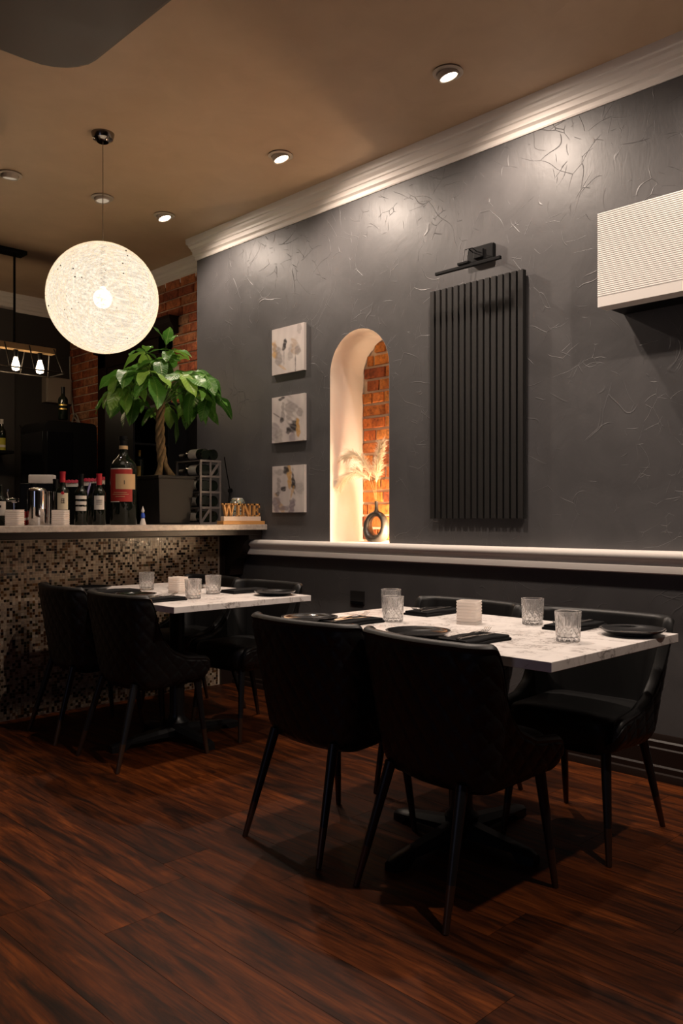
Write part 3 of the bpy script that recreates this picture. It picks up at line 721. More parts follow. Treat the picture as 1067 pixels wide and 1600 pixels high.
for i, (x, y, a, lab) in enumerate(NK):
    x *= 1.03; y *= 1.03
    if n0 is None:
        n0 = make_napkin().build('napkin', M['cloth'], smooth=50, loc=(x, y, TZ), rot=(0, 0, a)); tag(n0, lab, 'napkin', 'folded black napkins')
    else:
        o = n0.copy(); C.objects.link(o); o.location = (x, y, TZ); o.rotation_euler = (0, 0, a); o['label'] = lab
    if i < 5:
        wh = lab.replace('folded black napkin with cutlery ', '').replace('folded black napkin ', '')
        dx = 0.02 if a == 0 else -0.02
        if f0 is None:
            f0 = fork().build('fork', M['steel'], smooth=40, loc=(x+dx, y+0.018, TZ+0.0188), rot=(0, 0, a+0.10)); tag(f0, 'steel fork on the napkin '+wh, 'fork', 'forks on napkins')
            k0 = knife().build('knife', M['steel'], loc=(x-dx*0.3, y-0.014, TZ+0.0188), rot=(0, 0, a+0.04)); tag(k0, 'steel knife on the napkin '+wh, 'knife', 'knives on napkins')
        else:
            o = f0.copy(); C.objects.link(o); o.location = (x+dx, y+0.018, TZ+0.0188); o.rotation_euler = (0, 0, a+0.10); o['label'] = 'steel fork on the napkin '+wh
            o = k0.copy(); C.objects.link(o); o.location = (x-dx*0.3, y-0.014, TZ+0.0188); o.rotation_euler = (0, 0, a+0.04); o['label'] = 'steel knife on the napkin '+wh
def make_glass():
    H = 0.094
    prof = []; NO = 46
    for j in range(NO+1):
        z = H*j/NO; prof.append((0.0365+0.0045*(z/H), z))
    prof[0] = (0.033, 0.0); prof[1] = (0.0358, prof[1][1])
    nout = len(prof)
    inner = [(0.0385, H), (0.0365, H*0.8), (0.0345, H*0.45), (0.0325, 0.018), (0.028, 0.014), (0.001, 0.0135)]
    prof = [(0.001, 0.0)]+prof+[(0.0400, H+0.0012)]+inner
    def rf(r, z, a, j):
        if not (2 <= j <= nout): return r
        h = z/H; d = 0
        if h > 0.93 or h < 0.03: return r
        N = 12; u = a/(2*PI)*N
        tip = 0.88+0.0*math.cos(a)
        if h < 0.52:
            k = 3.6
            p = abs(((u+h*k*1.1) % 1)-0.5); q = abs(((u-h*k*1.1) % 1)-0.5)
            d = 0.0026*(max(0, 1-(0.5-p)/0.16)+0*q) if 0 else 0.0026*(max(0, 1-p/0.15)+max(0, 1-q/0.15))*0.8
        else:
            w_ = 0.17*(1-((h-0.52)/0.40)*0.75)
            p = abs((u % 1)-0.5); p2 = abs(((u+0.5) % 1)-0.5)
            d = 0.003*max(0, 1-p/w_)*(1 if h < 0.88 else 0)
            if h < 0.78: d += 0.003*max(0, 1-p2/(0.14*(1-(h-0.52)/0.28)))
        return r-d
    return MB().lathe(prof, 144, rf=rf)
GL = [(2.402, 2.160, 'rear glass of the pair on the left of the front table'), (2.190, 1.960, 'front glass of the pair on the left of the front table'),
 (2.472, 1.570, 'cut glass tumbler right of the frosted holder, wall side of the front table'), (2.205, 1.279, 'cut glass tumbler nearest the right corner of the front table'),
 (2.271, 3.718, 'cut glass tumbler left of the frosted holder on the rear table'), (2.175, 3.165, 'cut glass tumbler nearest the near corner of the rear table'), (2.384, 3.301, 'cut glass tumbler right of the frosted holder on the rear table')]
g0 = None
for x, y, lab in GL:
    x *= 1.0496; y *= 1.0496
    if g0 is None:
        g0 = make_glass().build('tumbler', M['glass'], smooth=28, loc=(x, y, TZ)); tag(g0, lab, 'glass', 'cut glass tumblers')
    else:
        o = g0.copy(); C.objects.link(o); o.location = (x, y, TZ); o['label'] = lab
def make_votive():
    def sq(r, n=8):
        pts = []; c = r*0.30
        for cx, cy, a0 in ((r-c, r-c, 0), (-r+c, r-c, PI/2), (-r+c, -r+c, PI), (r-c, -r+c, 1.5*PI)):
            for k in range(5):
                a = a0+PI/2*k/4; pts.append((cx+c*math.cos(a), cy+c*math.sin(a)))
        return pts
    b = MB(); rows = []; H = 0.084; N = 45
    rows.append([(x*0.02, y*0.02, 0) for x, y in sq(0.04)])
    for j in range(N+1):
        z = H*j/N; r = 0.0375+0.0022*abs(math.sin(PI*7.5*j/N)); rows.append([(x, y, z) for x, y in sq(r)])
    for r, z in ((0.036, H), (0.034, H-0.01), (0.034, 0.012), (0.001, 0.012)): rows.append([(x, y, z) for x, y in sq(r)])
    b.grid(rows, closed=True); b.add(rows[0], [tuple(range(20))]); b.add(rows[-1], [tuple(range(20))]); return b
VT = [(2.340*1.0496, 1.740*1.0496, TZ, 0.35, 'frosted ribbed square candle holder in the middle of the front table'), (2.285*1.0496, 3.453*1.0496, TZ, 0.2, 'frosted ribbed candle holder in the middle of the rear table'),
 (1.850, 4.33, 1.0835, 0.72, 'frosted ribbed candle holder at the left end of the bar top'), (2.105, 4.33, 1.0835, 0.75, 'frosted ribbed candle holder in front of the cream labelled bottle on the bar')]
v0 = None
for x, y, z, a, lab in VT:
    if v0 is None:
        v0 = make_votive().build('candle_holder', M['frost'], smooth=50, loc=(x, y, z), rot=(0, 0, a)); tag(v0, lab, 'candle holder', 'frosted candle holders')
    else:
        o = v0.copy(); C.objects.link(o); o.location = (x, y, z); o.rotation_euler = (0, 0, a); o['label'] = lab
# ------------------------------------------------------------------ wall pieces
t = thing('slat_panel', 'tall black vertical slat panel hung on the charcoal wall', 'wall panel', (XW, 2.25, 1.12))
PY, PZ = 0.578, 1.213
MB().box(-0.030, -0.014, 0, PY, 0, PZ).build('backing_board', M['felt'], t)
MB().box(-0.014, -0.001, 0.05, 0.09, 0.1, PZ-0.1).build('batten', M['felt'], t)
MB().box(-0.014, -0.001, PY-0.09, PY-0.05, 0.1, PZ-0.1).build('batten', M['felt'], t)
sl0 = None
for k in range(15):
    y = 0.0135+k*(PY-0.027)/14
    if sl0 is None: sl0 = o = MB().box(-0.044, -0.030, -0.0135, 0.0135, 0, PZ).build('slat', M['slat'], t, bevel=0.001)
    else: o = sl0.copy(); C.objects.link(o); o.parent = t
    o.location = (0, y, 0)
t = thing('picture_light', 'black picture light with thin bar above the slat panel', 'wall lamp', (XW, 2.52, 2.47))
MB().box(-0.030, 0, -0.085, 0.075, -0.038, 0.042).build('wall_box', M['black'], t, bevel=0.006)
MB().box(-0.038, -0.030, -0.03, 0.03, -0.022, 0.022).build('wall_box_plate', M['black'], t, bevel=0.003)
for s_ in (-0.012, 0.012): MB().tube([(-0.034, s_+0.02, 0.012), (-0.075, s_+0.02, 0.022), (-0.115, s_+0.015, 0.005), (-0.136, s_+0.01, -0.062)], 0.0025, 8).build('arm', M['black'], t, smooth=40)
MB().box(-0.152, -0.122, -0.02, 0.045, -0.076, -0.064).build('bar_clamp', M['black'], t, bevel=0.002)
MB().box(-0.148, -0.130, -0.208, 0.192, -0.096, -0.080).build('light_bar', M['black'], t, bevel=0.002)
# white ribbed wall box
t = thing('wall_box', 'white finely ribbed rectangular box mounted high on the wall at right edge', 'wall box', (3.28, 1.7635, 2.026))
Wd, Hh, Tt = 0.85, 0.401, 0.085
b = MB(); rows = []; NR_ = 46
rows.append([(Tt, 0, 0), (Tt, -Wd, 0)]); rows.append([(0.004, 0, 0.0), (0.004, -Wd, 0)])
for k in range(NR_*6+1):
    f = k/(NR_*6); z = Hh*f
    d = 0 if z < 0.045 else 0.0013*abs(math.sin(PI*NR_*f))
    rows.append([(0.004-d, 0, z), (0.004-d, -Wd, z)])
rows.append([(Tt, 0, Hh), (Tt, -Wd, Hh)])
b.grid(rows); n = len(rows)
b.add([r[0] for r in rows], [tuple(range(n))]); b.add([r[1] for r in rows], [tuple(range(n))]); b.add([rows[0][0], rows[0][1], rows[-1][1], rows[-1][0]], [(0, 1, 2, 3)])
b.build('ribbed_cover', M['rib'], t, smooth=50)
MB().box(Tt, XW-3.281, -Wd+0.03, -0.012, 0.004, Hh-0.02).build('mounting_case', M['black'], t)
# outlet
t = thing('wall_outlet', 'dark outlet cover low on the wall under the white rail', 'outlet', (XW, 3.352, 0.617))
MB().box(-0.006, 0, 0, 0.115, 0.0, 0.079).build('cover_plate', M['plate_cover'], t, bevel=0.002)
MB().box(-0.012, -0.006, 0.006, 0.109, 0.0, 0.018).build('socket_slot', M['gloss'], t, bevel=0.001)
# canvases
def canvas(y0, y1, z0, z1, strokes, label, seed):
    t = thing('canvas_painting', label, 'painting', (XW, y0, z0), 0, 'small abstract canvases')
    W_, H_ = y1-y0, z1-z0; N, K = 90, 86; rr = random.Random(seed)
    me = bpy.data.meshes.new('painted_canvas')
    vs = [(-0.020, W_*(1-i/N), H_*j/K) for j in range(K+1) for i in range(N+1)]; fs = [(j*(N+1)+i, j*(N+1)+i+1, (j+1)*(N+1)+i+1, (j+1)*(N+1)+i) for j in range(K) for i in range(N)]
    me.from_pydata(vs, [], fs); ca = me.color_attributes.new('paint', 'FLOAT_COLOR', 'POINT')
    base = [(0.56, 0.50, 0.47), (0.66, 0.60, 0.56), (0.48, 0.42, 0.41)]
    ph = [(rr.uniform(2, 9), rr.uniform(2, 9), rr.uniform(0, 6)) for _ in range(6)]
    cols = []
    for j in range(K+1):
        for i in range(N+1):
            u, v = i/N, j/K
            n1 = 0.5+0.5*math.sin(ph[0][0]*u+ph[0][1]*v*0.6+ph[0][2]+1.3*math.sin(ph[1][0]*v+ph[1][2]))
            c = [base[2][k]*(1-n1)*0.5+base[0][k]*0.5+base[1][k]*n1*0.5-0.5*0*0 for k in range(3)]
            c = [x*(0.97+0.03*math.sin(u*31+2*math.sin(v*5))-0.03*rr.random()) for x in c]
            for (cu, cv, ru, rv, ang, col, al) in strokes:
                du, dv = (u-cu)/1.35, (v-cv)/1.35; ca_, sa = math.cos(ang), math.sin(ang)
                a = (du*ca_+dv*sa)/ru; bq = (-du*sa+dv*ca_)/rv
                jag = 0.28*math.sin(17*u+3*cu*40)+0.28*math.sin(23*v+11*cv*9)+0.2*math.sin(51*v+31*u)
                d = math.sqrt(a*a+bq*bq)+jag*0.55
                if d < 1:
                    q = min(1, (1-d)*3.0)*al; q *= 0.9+0.1*math.sin(27*u+5*math.sin(19*v))
                    c = [c[k]*(1-q)+col[k]*q for k in range(3)]
            cols += [c[0], c[1], c[2], 1]
    ca.data.foreach_set('color', cols); 
    m = bpy.data.materials.new('abstract_paint'); m.use_nodes = True; nt = NT(m); at = nt.n('ShaderNodeAttribute', attribute_name='paint'); nt.l(at.outputs['Color'], nt.b.inputs['Base Color']); nt.b.inputs['Roughness'].default_value = 0.6
    ns = nt.noise(nt.coords(), 120, 3, 0.6); nt.bump(ns.outputs[0], 0.2, 0.001)
    me.materials.append(m); o = bpy.data.objects.new('painted_face', me); C.objects.link(o); o.parent = t
    MB().box(-0.0199, -0.0005, 0, W_, 0, H_).build('stretched_edge', M['paper2'], t, bevel=0)
M['paper2'] = mat('cream_canvas_edge', (0.60, 0.54, 0.50), 0.8)
GO, BK, GY_, PU = (0.50, 0.28, 0.08), (0.02, 0.016, 0.018), (0.24, 0.21, 0.20), (0.20, 0.16, 0.18)
canvas(3.860, 4.172, 2.053, 2.350, [(.10, .52, .07, .20, .1, GO, .9), (.22, .36, .10, .16, .2, GY_, .8), (.10, .62, .06, .10, 0, GY_, .6), (.42, .66, .045, .13, -.15, BK, 1), (.38, .56, .05, .06, 0, BK, .9), (.38, .33, .03, .16, 0, GY_, .5), (.58, .42, .07, .12, -.2, GY_, .6), (.74, .52, .10, .16, .2, (0.36, .25, .17), .7), (.82, .46, .07, .09, .3, GY_, .8), (.74, .18, .018, .22, 0, BK, .6), (.36, .12, .12, .025, -.5, GO, .5), (.86, .92, .05, .12, 0, GY_, .5)], 'topmost of three small abstract canvases, black stroke at upper centre', 1)
canvas(3.858, 4.172, 1.612, 1.907, [(.32, .95, .09, .03, .2, BK, .9), (.34, .62, .05, .22, 0, GY_, .7), (.30, .48, .06, .05, 0, BK, .9), (.60, .70, .14, .20, 0, GY_, .75), (.85, .62, .08, .08, 0, GY_, .7), (.66, .32, .15, .10, .15, BK, 1), (.52, .25, .06, .08, 0, BK, .9), (.82, .26, .05, .15, .1, GO, .95), (.10, .28, .10, .20, 0, PU, .6), (.22, .12, .12, .14, 0, GY_, .6), (.62, .10, .08, .10, 0, PU, .6), (.15, .6, .10, .015, -.5, BK, .6)], 'middle of three small abstract canvases, black and gold blot low at right', 2)
canvas(3.858, 4.168, 1.161, 1.460, [(.54, .80, .06, .24, .12, GO, .95), (.46, .93, .08, .08, 0, BK, .95), (.66, .66, .045, .20, .1, BK, .95), (.66, .54, .07, .06, 0, BK, .9), (.34, .50, .07, .05, .2, BK, .95), (.20, .58, .06, .16, 0, GY_, .7), (.16, .40, .05, .04, 0, BK, .7), (.64, .44, .03, .13, -.4, GO, .6), (.25, .15, .06, .22, .6, GO, .6), (.12, .18, .12, .14, .4, PU, .8), (.38, .08, .12, .05, 0, PU, .8), (.64, .12, .08, .14, -.3, PU, .9), (.86, .5, .14, .12, 0, GY_, .45), (.20, .88, .14, .06, 0, GY_, .5)], 'lowest of three small abstract canvases, gold and black stroke from the top', 3)
# ------------------------------------------------------------------ niche contents
VX, VY, VZ = 3.655, 3.405, 0.982
t = thing('ring_vase', 'black ring-shaped vase with thin neck standing in the arched niche', 'vase', (VX, VY, VZ))
b = MB(); rows = []; n = 48; ns = 18
cz = 0.090
for i in range(n):
    a = 2*PI*i/n
    ca_, sa = math.cos(a), math.sin(a)
    ry, rz = 0.072, 0.078
    th = 0.020+0.010*max(0, -sa)**1.5; dp = 0.034+0.012*max(0, -sa)
    if sa > 0: th -= 0.003*sa; dp -= 0.012*sa
    row = []
    for k in range(ns):
        q = 2*PI*k/ns; o_ = math.cos(q)*th
        row.append((math.sin(q)*dp, ca_*(ry+o_*1.0), max(0.0, cz+sa*(rz+o_))))
    rows.append(row)
rows.append(rows[0]); b.grid(rows, closed=True); b.build('ring_body', M['vase'], t, smooth=70)
MB().lathe([(0.026, 0.160), (0.020, 0.176), (0.012, 0.192), (0.010, 0.215), (0.0105, 0.238), (0.012, 0.243), (0.008, 0.243), (0.007, 0.20)], 20).build('neck', M['vase'], t, smooth=60)
t = thing('pampas_grass', 'dried cream pampas grass plumes standing in the black ring vase', 'dried grass', (VX, VY, VZ+0.2))
rr = random.Random(9)
stems = [[(0, 0, 0), (-0.01, -0.006, 0.10), (-0.02, -0.02, 0.20), (-0.03, -0.045, 0.30), (-0.03, -0.065, 0.37)],
         [(0, 0, 0), (-0.01, 0.01, 0.09), (-0.03, 0.03, 0.17), (-0.06, 0.09, 0.225), (-0.09, 0.17, 0.20), (-0.10, 0.21, 0.15)],
         [(0, 0, 0), (-0.01, 0.005, 0.10), (-0.03, 0.02, 0.20), (-0.05, 0.06, 0.29), (-0.07, 0.12, 0.33), (-0.08, 0.17, 0.32)]]
b = MB()
for s_ in stems: b.tube(s_, 0.0012, 6)
b.build('stem', M['straw'], t, smooth=60)
for s_ in stems:
    P = [Vector(p) for p in s_]; b = MB(); Lr = len(P)-1
    for k in range(900):
        f = 0.38+0.62*(k/900)**0.9; g = f*Lr; i = min(int(g), Lr-1); p = P[i].lerp(P[i+1], g-i); d = (P[i+1]-P[i]).normalized()
        side = Vector((rr.gauss(0, .7), rr.gauss(0, 1), rr.gauss(0, 0.55))).normalized()
        ln = 0.085*(1.15-f*0.5)*rr.uniform(0.6, 1.2); q1 = p+(d*0.75+side*0.28)*ln*0.5; q2 = p+(d*0.85+side*0.55+Vector((0, 0, -0.22)))*ln
        if q2.x > 0.11: q2.x = 0.11
        b.tube([p, q1, q2], [0.0008, 0.0008, 0.0004], 3, cap=False)
    o = b.build('plume', M['plume'], t, fixn=False); o['kind'] = 'stuff'
t = thing('niche_lamp', 'small round puck lamp on the niche sill behind its right jamb', 'lamp', (3.66, 3.215, 0.982))
MB().lathe([(0.001, 0), (0.03, 0), (0.032, 0.004), (0.032, 0.016), (0.028, 0.020), (0.001, 0.020)], 24).build('housing', M['black'], t, smooth=40)
MB().lathe([(0.001, 0.0202), (0.024, 0.0202), (0.022, 0.0225), (0.001, 0.0235)], 24).build('diffuser', M['bulb'], t, smooth=40)
ld = bpy.data.lights.new('niche_glow', 'POINT'); ld.energy = NICHE_W; ld.color = (1.0, 0.72, 0.45); ld.shadow_soft_size = 0.02
lo = bpy.data.objects.new('niche_glow', ld); C.objects.link(lo); lo.parent = t; lo.location = (0, 0, 0.05)
# ------------------------------------------------------------------ bar
CT = 1.083
t = thing('bar_counter', 'long bar with pale stone top and brown mosaic tile front', 'bar', (0, 0, 0))
BX0 = -0.6
MB().box(BX0, XW-0.002, 4.585, 5.0, 0, 1.045).build('bar_body', M['dkwood'], t)
MB().box(BX0, XW-0.002, 4.5795, 4.585, 0, 1.0).build('grout_bed', M['grout'], t)
MB().box(BX0, XW-0.002, 4.24, 5.02, 1.047, CT).build('countertop', M['ctop'], t, bevel=0.004)
MB().box(BX0, XW-0.002, 4.29, 4.60, 1.012, 1.047).build('support_board', M['dkwood'], t, bevel=0.003)
cb = MB(); pr = [(4.585, 1.02), (4.30, 1.02), (4.30, 0.985), (4.335, 0.975), (4.36, 0.95), (4.385, 0.90), (4.42, 0.86), (4.46, 0.84), (4.49, 0.80), (4.50, 0.74), (4.585, 0.74)]
cb.prism(pr, 3.39, 3.497, 'x'); cb.build('corbel', M['dkwood'], t, bevel=0.003)
MB().box(3.36, 3.497, 4.555, 4.585, 0.0, 1.0).build('end_stile', M['dkwood'], t)
mo = MB(); rr = random.Random(4); ts = 0.0163; x = BX0
wts = [20, 16, 13, 13, 12, 8, 7, 6]
x = 0.9
while x < 3.36-ts:
    z = 0.004
    while z < 1.012-ts:
        mi = rr.choices(range(8), wts)[0]; pj = rr.uniform(0.0008, 0.0022); g = 0.0009
        mo.add([(x+g, 4.5795-pj, z+g), (x+ts-g, 4.5795-pj, z+g), (x+ts-g, 4.5795-pj, z+ts-g), (x+g, 4.5795-pj, z+ts-g),
                (x+g-.0003, 4.5797, z+g-.0003), (x+ts-g+.0003, 4.5797, z+g-.0003), (x+ts-g+.0003, 4.5797, z+ts-g+.0003), (x+g-.0003, 4.5797, z+ts-g+.0003)],
               [(0, 1, 2, 3), (4, 5, 1, 0), (5, 6, 2, 1), (6, 7, 3, 2), (7, 4, 0, 3)], mi)
        z += ts
    x += ts
o = mo.build('mosaic_tiles', TILE, t, fixn=False); o['kind'] = 'stuff'
# back counter behind the bar carrying the drinks machine
t = thing('back_counter', 'dark low counter behind the bar against the brick wall', 'counter', (0, 0, 0))
MB().box(2.85, XB-0.06, 6.2, 7.3, 0, 0.88).build('cabinet', M['dkwood'], t, bevel=0.004)
MB().box(2.82, XB-0.055, 6.17, 7.32, 0.88, 0.91).build('worktop', M['black'], t, bevel=0.004)
# ------------------------------------------------------------------ bottles
def bottle_profile(R, H, neck=0.014):
    if R > 0.06: return [(0.001, 0.0), (R*0.94, 0.0), (R, H*0.012), (R, H*0.63), (R*0.97, H*0.665), (R*0.88, H*0.70), (R*0.70, H*0.735), (R*0.48, H*0.765), (neck*1.2, H*0.795), (neck, H*0.83), (neck, H*0.955), (neck*1.14, H*0.958), (neck*1.14, H*0.98), (neck, H), (0.001, H)]
    return [(0.001, 0.0), (R*0.92, 0.0), (R, H*0.012), (R, H*0.60), (R*0.97, H*0.63), (R*0.80, H*0.68), (R*0.50, H*0.72), (neck*1.15, H*0.76), (neck, H*0.80), (neck, H*0.965), (neck*1.12, H*0.968), (neck*1.12, H*0.985), (neck, H), (0.001, H)]
def band(R, z0, z1, a0, a1, n=24, e=0.0006):
    b = MB(); rows = [[((R+k)*math.cos(a0+(a1-a0)*i/n), (R+k)*math.sin(a0+(a1-a0)*i/n), z) for i in range(n+1)] for z, k in ((z0, -e), (z0, e), (z1, e), (z1, -e))]
    b.grid(rows); return b
def make_bottle(name, label, cat, loc, R, H, foil=None, labels=(), rz=0, glass='bottle', group='bottles on the bar', neck=0.014, face=None):
    """labels: (z0f, z1f, half angle, material); label centre faces the camera side (-x,-y)"""
    t = thing(name, label, cat, loc, rz, group)
    MB().lathe(bottle_profile(R, H, neck), 32).build('bottle_body', M[glass], t, smooth=50)
    fa = math.atan2(-loc[1], -loc[0]) if face is None else face
    if foil: 
        b = MB().lathe([(neck+0.0012, H*foil[1]), (neck+0.0012, H*0.964), (neck*1.12+0.001, H*0.967), (neck*1.12+0.001, H*1.003), (0.001, H*1.004)], 24); b.build('foil_capsule', M[foil[0]], t, smooth=40)
    for k, (z0, z1, ha, m, off) in enumerate(labels):
        band(R, H*z0, H*z1, fa+off-ha, fa+off+ha, e=0.0006+0.0005*k).build('bottle_label', M[m], t, smooth=60)
    return t, fa
t, fa = make_bottle('wine_bottle', 'wine bottle with cream label and red foil, behind a frosted holder on the bar', 'bottle', (2.176, 4.45, CT), 0.037, 0.303, ('redfoil', 0.80), [(0.29, 0.60, 0.85, 'cream', 0)])
MB().lathe([(0.001, -0.001), (0.009, -0.001), (0.009, 0.001), (0.001, 0.001)], 16).build('wax_seal', M['redfoil'], t, loc=(0.039*math.cos(fa), 0.039*math.sin(fa), 0.303*0.60), rot=(0, PI/2, fa))
# letter B on the label, drawn with thin strokes
lb = MB(); tx, ty = -math.sin(fa), math.cos(fa)
for s0, s1, q0, q1 in ((-0.008, -0.005, 0, 0.026), (-0.010, 0.007, 0, 0.003), (-0.010, 0.007, 0.0115, 0.0145), (-0.010, 0.007, 0.023, 0.026), (0.006, 0.009, 0.002, 0.012), (0.005, 0.008, 0.014, 0.024)):
    ca, sa = math.cos(fa), math.sin(fa); r0 = 0.0375
    def pt(s, z, r): return (-(s)*0+ca*r-tx*s*1.0, sa*r-ty*s*1.0, z)
    zz = 0.303*0.41
    lb.add([pt(s0, zz+q0, r0), pt(s1, zz+q0, r0), pt(s1, zz+q1, r0), pt(s0, zz+q1, r0), pt(s0, zz+q0, r0+.0012), pt(s1, zz+q0, r0+.0012), pt(s1, zz+q1, r0+.0012), pt(s0, zz+q1, r0+.0012)],
           [(0, 1, 2, 3), (4, 5, 6, 7), (0, 1, 5, 4), (1, 2, 6, 5), (2, 3, 7, 6), (3, 0, 4, 7)])
lb.build('label_letter', M['ink'], t)
make_bottle('wine_bottle', 'dark wine bottle with three white label stripes, second of the small bottles on the bar', 'bottle', (2.277, 4.43, CT), 0.037, 0.292, ('black', 0.78), [(0.28, 0.36, 0.9, 'paper', 0), (0.40, 0.465, 0.9, 'paper', 0), (0.51, 0.575, 0.9, 'paper', 0)])
t, fa = make_bottle('wine_bottle', 'wine bottle with pale square label and red foil, left of the giant bottle', 'bottle', (2.385, 4.42, CT), 0.037, 0.298, ('redfoil', 0.76), [(0.30, 0.57, 0.85, 'paper', 0)])
for q in (0.40, 0.44, 0.475): band(0.0378, 0.298*q, 0.298*q+0.003, fa-0.45, fa+0.45, e=0.0008).build('label_print', M['ink'], t)
t, fa = make_bottle('giant_wine_bottle', 'oversized wine bottle with red label and tan overlabel on the bar', 'bottle', (2.60, 4.52, CT), 0.080, 0.535, ('black', 0.88), [(0.26, 0.63, 0.95, 'redl', -0.25), (0.40, 0.57, 0.80, 'tanl', 0.20)], neck=0.024)
band(0.0805, 0.535*0.625, 0.535*0.635, fa-1.15, fa+0.6, e=0.001).build('label_edge', M['paper'], t); band(0.0805, 0.535*0.255, 0.535*0.265, fa-1.15, fa-0.3, e=0.001).build('label_edge', M['paper'], t)
for q, a in ((0.36, 0.5), (0.34, 0.62), (0.315, 0.35)): band(0.081, 0.535*q, 0.535*q+0.003, fa-0.25-a, fa-0.25+a, e=0.0012).build('label_print', M['tanl'], t)
band(0.0815, 0.535*0.455, 0.535*0.50, fa+0.04, fa+0.09, e=0.0016).build('label_print', M['ink'], t)
MB().lathe([(0.0255, 0.535*0.855), (0.0262, 0.535*0.86), (0.0262, 0.535*0.89), (0.0255, 0.535*0.895)], 24).build('neck_band', M['tanl'], t)
t, fa = make_bottle('wine_bottle', 'dark bottle with white oval-marked label at the far left of the bar', 'bottle', (1.808, 4.42, CT), 0.037, 0.215, None, [(0.25, 0.60, 0.9, 'paper', 0)])
band(0.0378, 0.095, 0.108, fa-0.2, fa+0.2, e=0.0008).build('label_print', M['ink'], t)
t, fa = make_bottle('champagne_bottle', 'small gold and blue foiled champagne bottle on the dark shelf behind the plant', 'bottle', (3.235, 5.40, 1.425), 0.036, 0.20, ('gold', 0.66), [(0.02, 0.40, 0.7, 'gold', -0.4)], neck=0.013)
t, fa = make_bottle('syrup_bottle', 'bottle with yellow and white label on the shelf at the left edge', 'bottle', (2.962, 7.20, 1.712), 0.036, 0.27, ('paper', 0.86), [(0.0, 0.40, 1.0, 'yellow', 0), (0.10, 0.18, 1.0, 'paper', 0)])
make_bottle('wine_bottle', 'black bottle standing on top of the black drinks machine', 'bottle', (3.24, 6.62, 1.953), 0.040, 0.275, ('black', 0.8), [(0.30, 0.34, 0.9, 'gold', 0), (0.42, 0.46, 0.9, 'gold', 0)], group='bottles behind the bar')
# extra dark bottles in the row
for k, (x, y, h_) in enumerate(((2.455, 4.62, 0.25), (2.235, 4.66, 0.27), (2.10, 4.66, 0.24))):
    make_bottle('wine_bottle', ('dark unlabelled bottle between the pale label bottle and the giant bottle', 'dark unlabelled bottle behind the cream and striped bottles', 'dark unlabelled bottle behind the chrome shaker')[k], 'bottle', (x, y, CT), 0.036, h_, ('black', 0.8), group='dark bottles behind')
# shakers
t = thing('cocktail_shaker', 'polished chrome canister on the bar left of the wine bottles', 'canister', (2.035, 4.47, CT), 0)
MB().lathe([(0.001, 0), (0.049, 0), (0.0505, 0.004), (0.0505, 0.185), (0.050, 0.189)], 36).build('canister_body', M['chrome'], t, smooth=40)
MB().lathe([(0.0515, 0.186), (0.0515, 0.193), (0.044, 0.204), (0.030, 0.209), (0.001, 0.210)], 36).build('canister_lid', M['chrome'], t, smooth=50)
t = thing('steel_tumbler', 'slim chrome cup standing behind the chrome canister', 'cup', (2.165, 4.60, CT), 0)
MB().lathe([(0.001, 0), (0.030, 0), (0.036, 0.19), (0.037, 0.193), (0.034, 0.193), (0.029, 0.01), (0.001, 0.008)], 28).build('cup_body', M['chrome'], t, smooth=40)
t = thing('bar_tap', 'chrome bar tap with small lever at left end of the bar', 'tap', (2.05, 4.80, CT), 0)
MB().lathe([(0.001, 0), (0.028, 0), (0.028, 0.01), (0.014, 0.02), (0.014, 0.13), (0.020, 0.135), (0.020, 0.155), (0.001, 0.16)], 24).build('tap_column', M['chrome'], t, smooth=40)
MB().tube([(0.02, 0.0, 0.145), (-0.03, -0.02, 0.147), (-0.075, -0.04, 0.142), (-0.095, -0.05, 0.115)], [0.012, 0.011, 0.009, 0.008], 14).build('spout', M['chrome'], t, smooth=50)
MB().tube([(-0.04, -0.02, 0.15), (-0.055, -0.03, 0.185), (-0.05, -0.03, 0.205)], [0.004, 0.005, 0.007], 10).build('lever', M['chrome'], t, smooth=50)
t = thing('beverage_can', 'small red and white can by the left frosted holder on the bar', 'can', (1.975, 4.52, CT), 0)
MB().lathe([(0.001, 0), (0.022, 0), (0.026, 0.005), (0.026, 0.028)], 24).build('can_lower', M['redl'], t, smooth=40)
MB().lathe([(0.0262, 0.028), (0.0262, 0.042)], 24).build('can_band', M['paper'], t, smooth=40)
MB().lathe([(0.026, 0.042), (0.026, 0.072), (0.022, 0.078), (0.001, 0.078)], 24).build('can_upper', M['redl'], t, smooth=40)
def pouch(x, y, z, w_, h_, lab, flag=0):
    t = thing('snack_pouch', lab, 'pouch', (x, y, CT), -0.75, 'red and white pouches behind the bottles')
    n = 16; lo_, up = MB(), MB(); base_h = z-CT-h_/2
    def sec(s): return 0.022*math.sqrt(max(0.02, 1-(2*s-1)**2))
    for b, zf0, zf1 in ((lo_, 0, 0.55), (up, 0.55, 1.0)):
        r0, r1, r2, r3 = [], [], [], []
        for i in range(n+1):
            s = i/n; xx = (s-0.5)*w_; zig = 0.10*math.sin(i*2.4)
            za = 0 if zf0 == 0 else (zf0+zig)*h_; zb = (zf1+zig)*h_ if zf1 < 1 else h_*(0.92+0.08*math.sin(i*1.7))
            d = sec(s); r0.append((xx, -d, base_h+za)); r1.append((xx, -d*0.7, base_h+zb)); r2.append((xx, d*0.7, base_h+zb)); r3.append((xx, d, base_h+za))
        b.grid([r0, r1, r2, r3, r0])
    lo_.build('pouch_body', M['paper'], t, smooth=50); up.build('pouch_top', M['pink'], t, smooth=50)
    MB().box(-w_*0.4, w_*0.4, -0.015, 0.015, 0, base_h+0.004).build('pouch_stand', M['black'], t)
pouch(2.39, 4.76, 1.336, 0.10, 0.045, 'red and white pouch behind the striped bottle, leftmost of three')
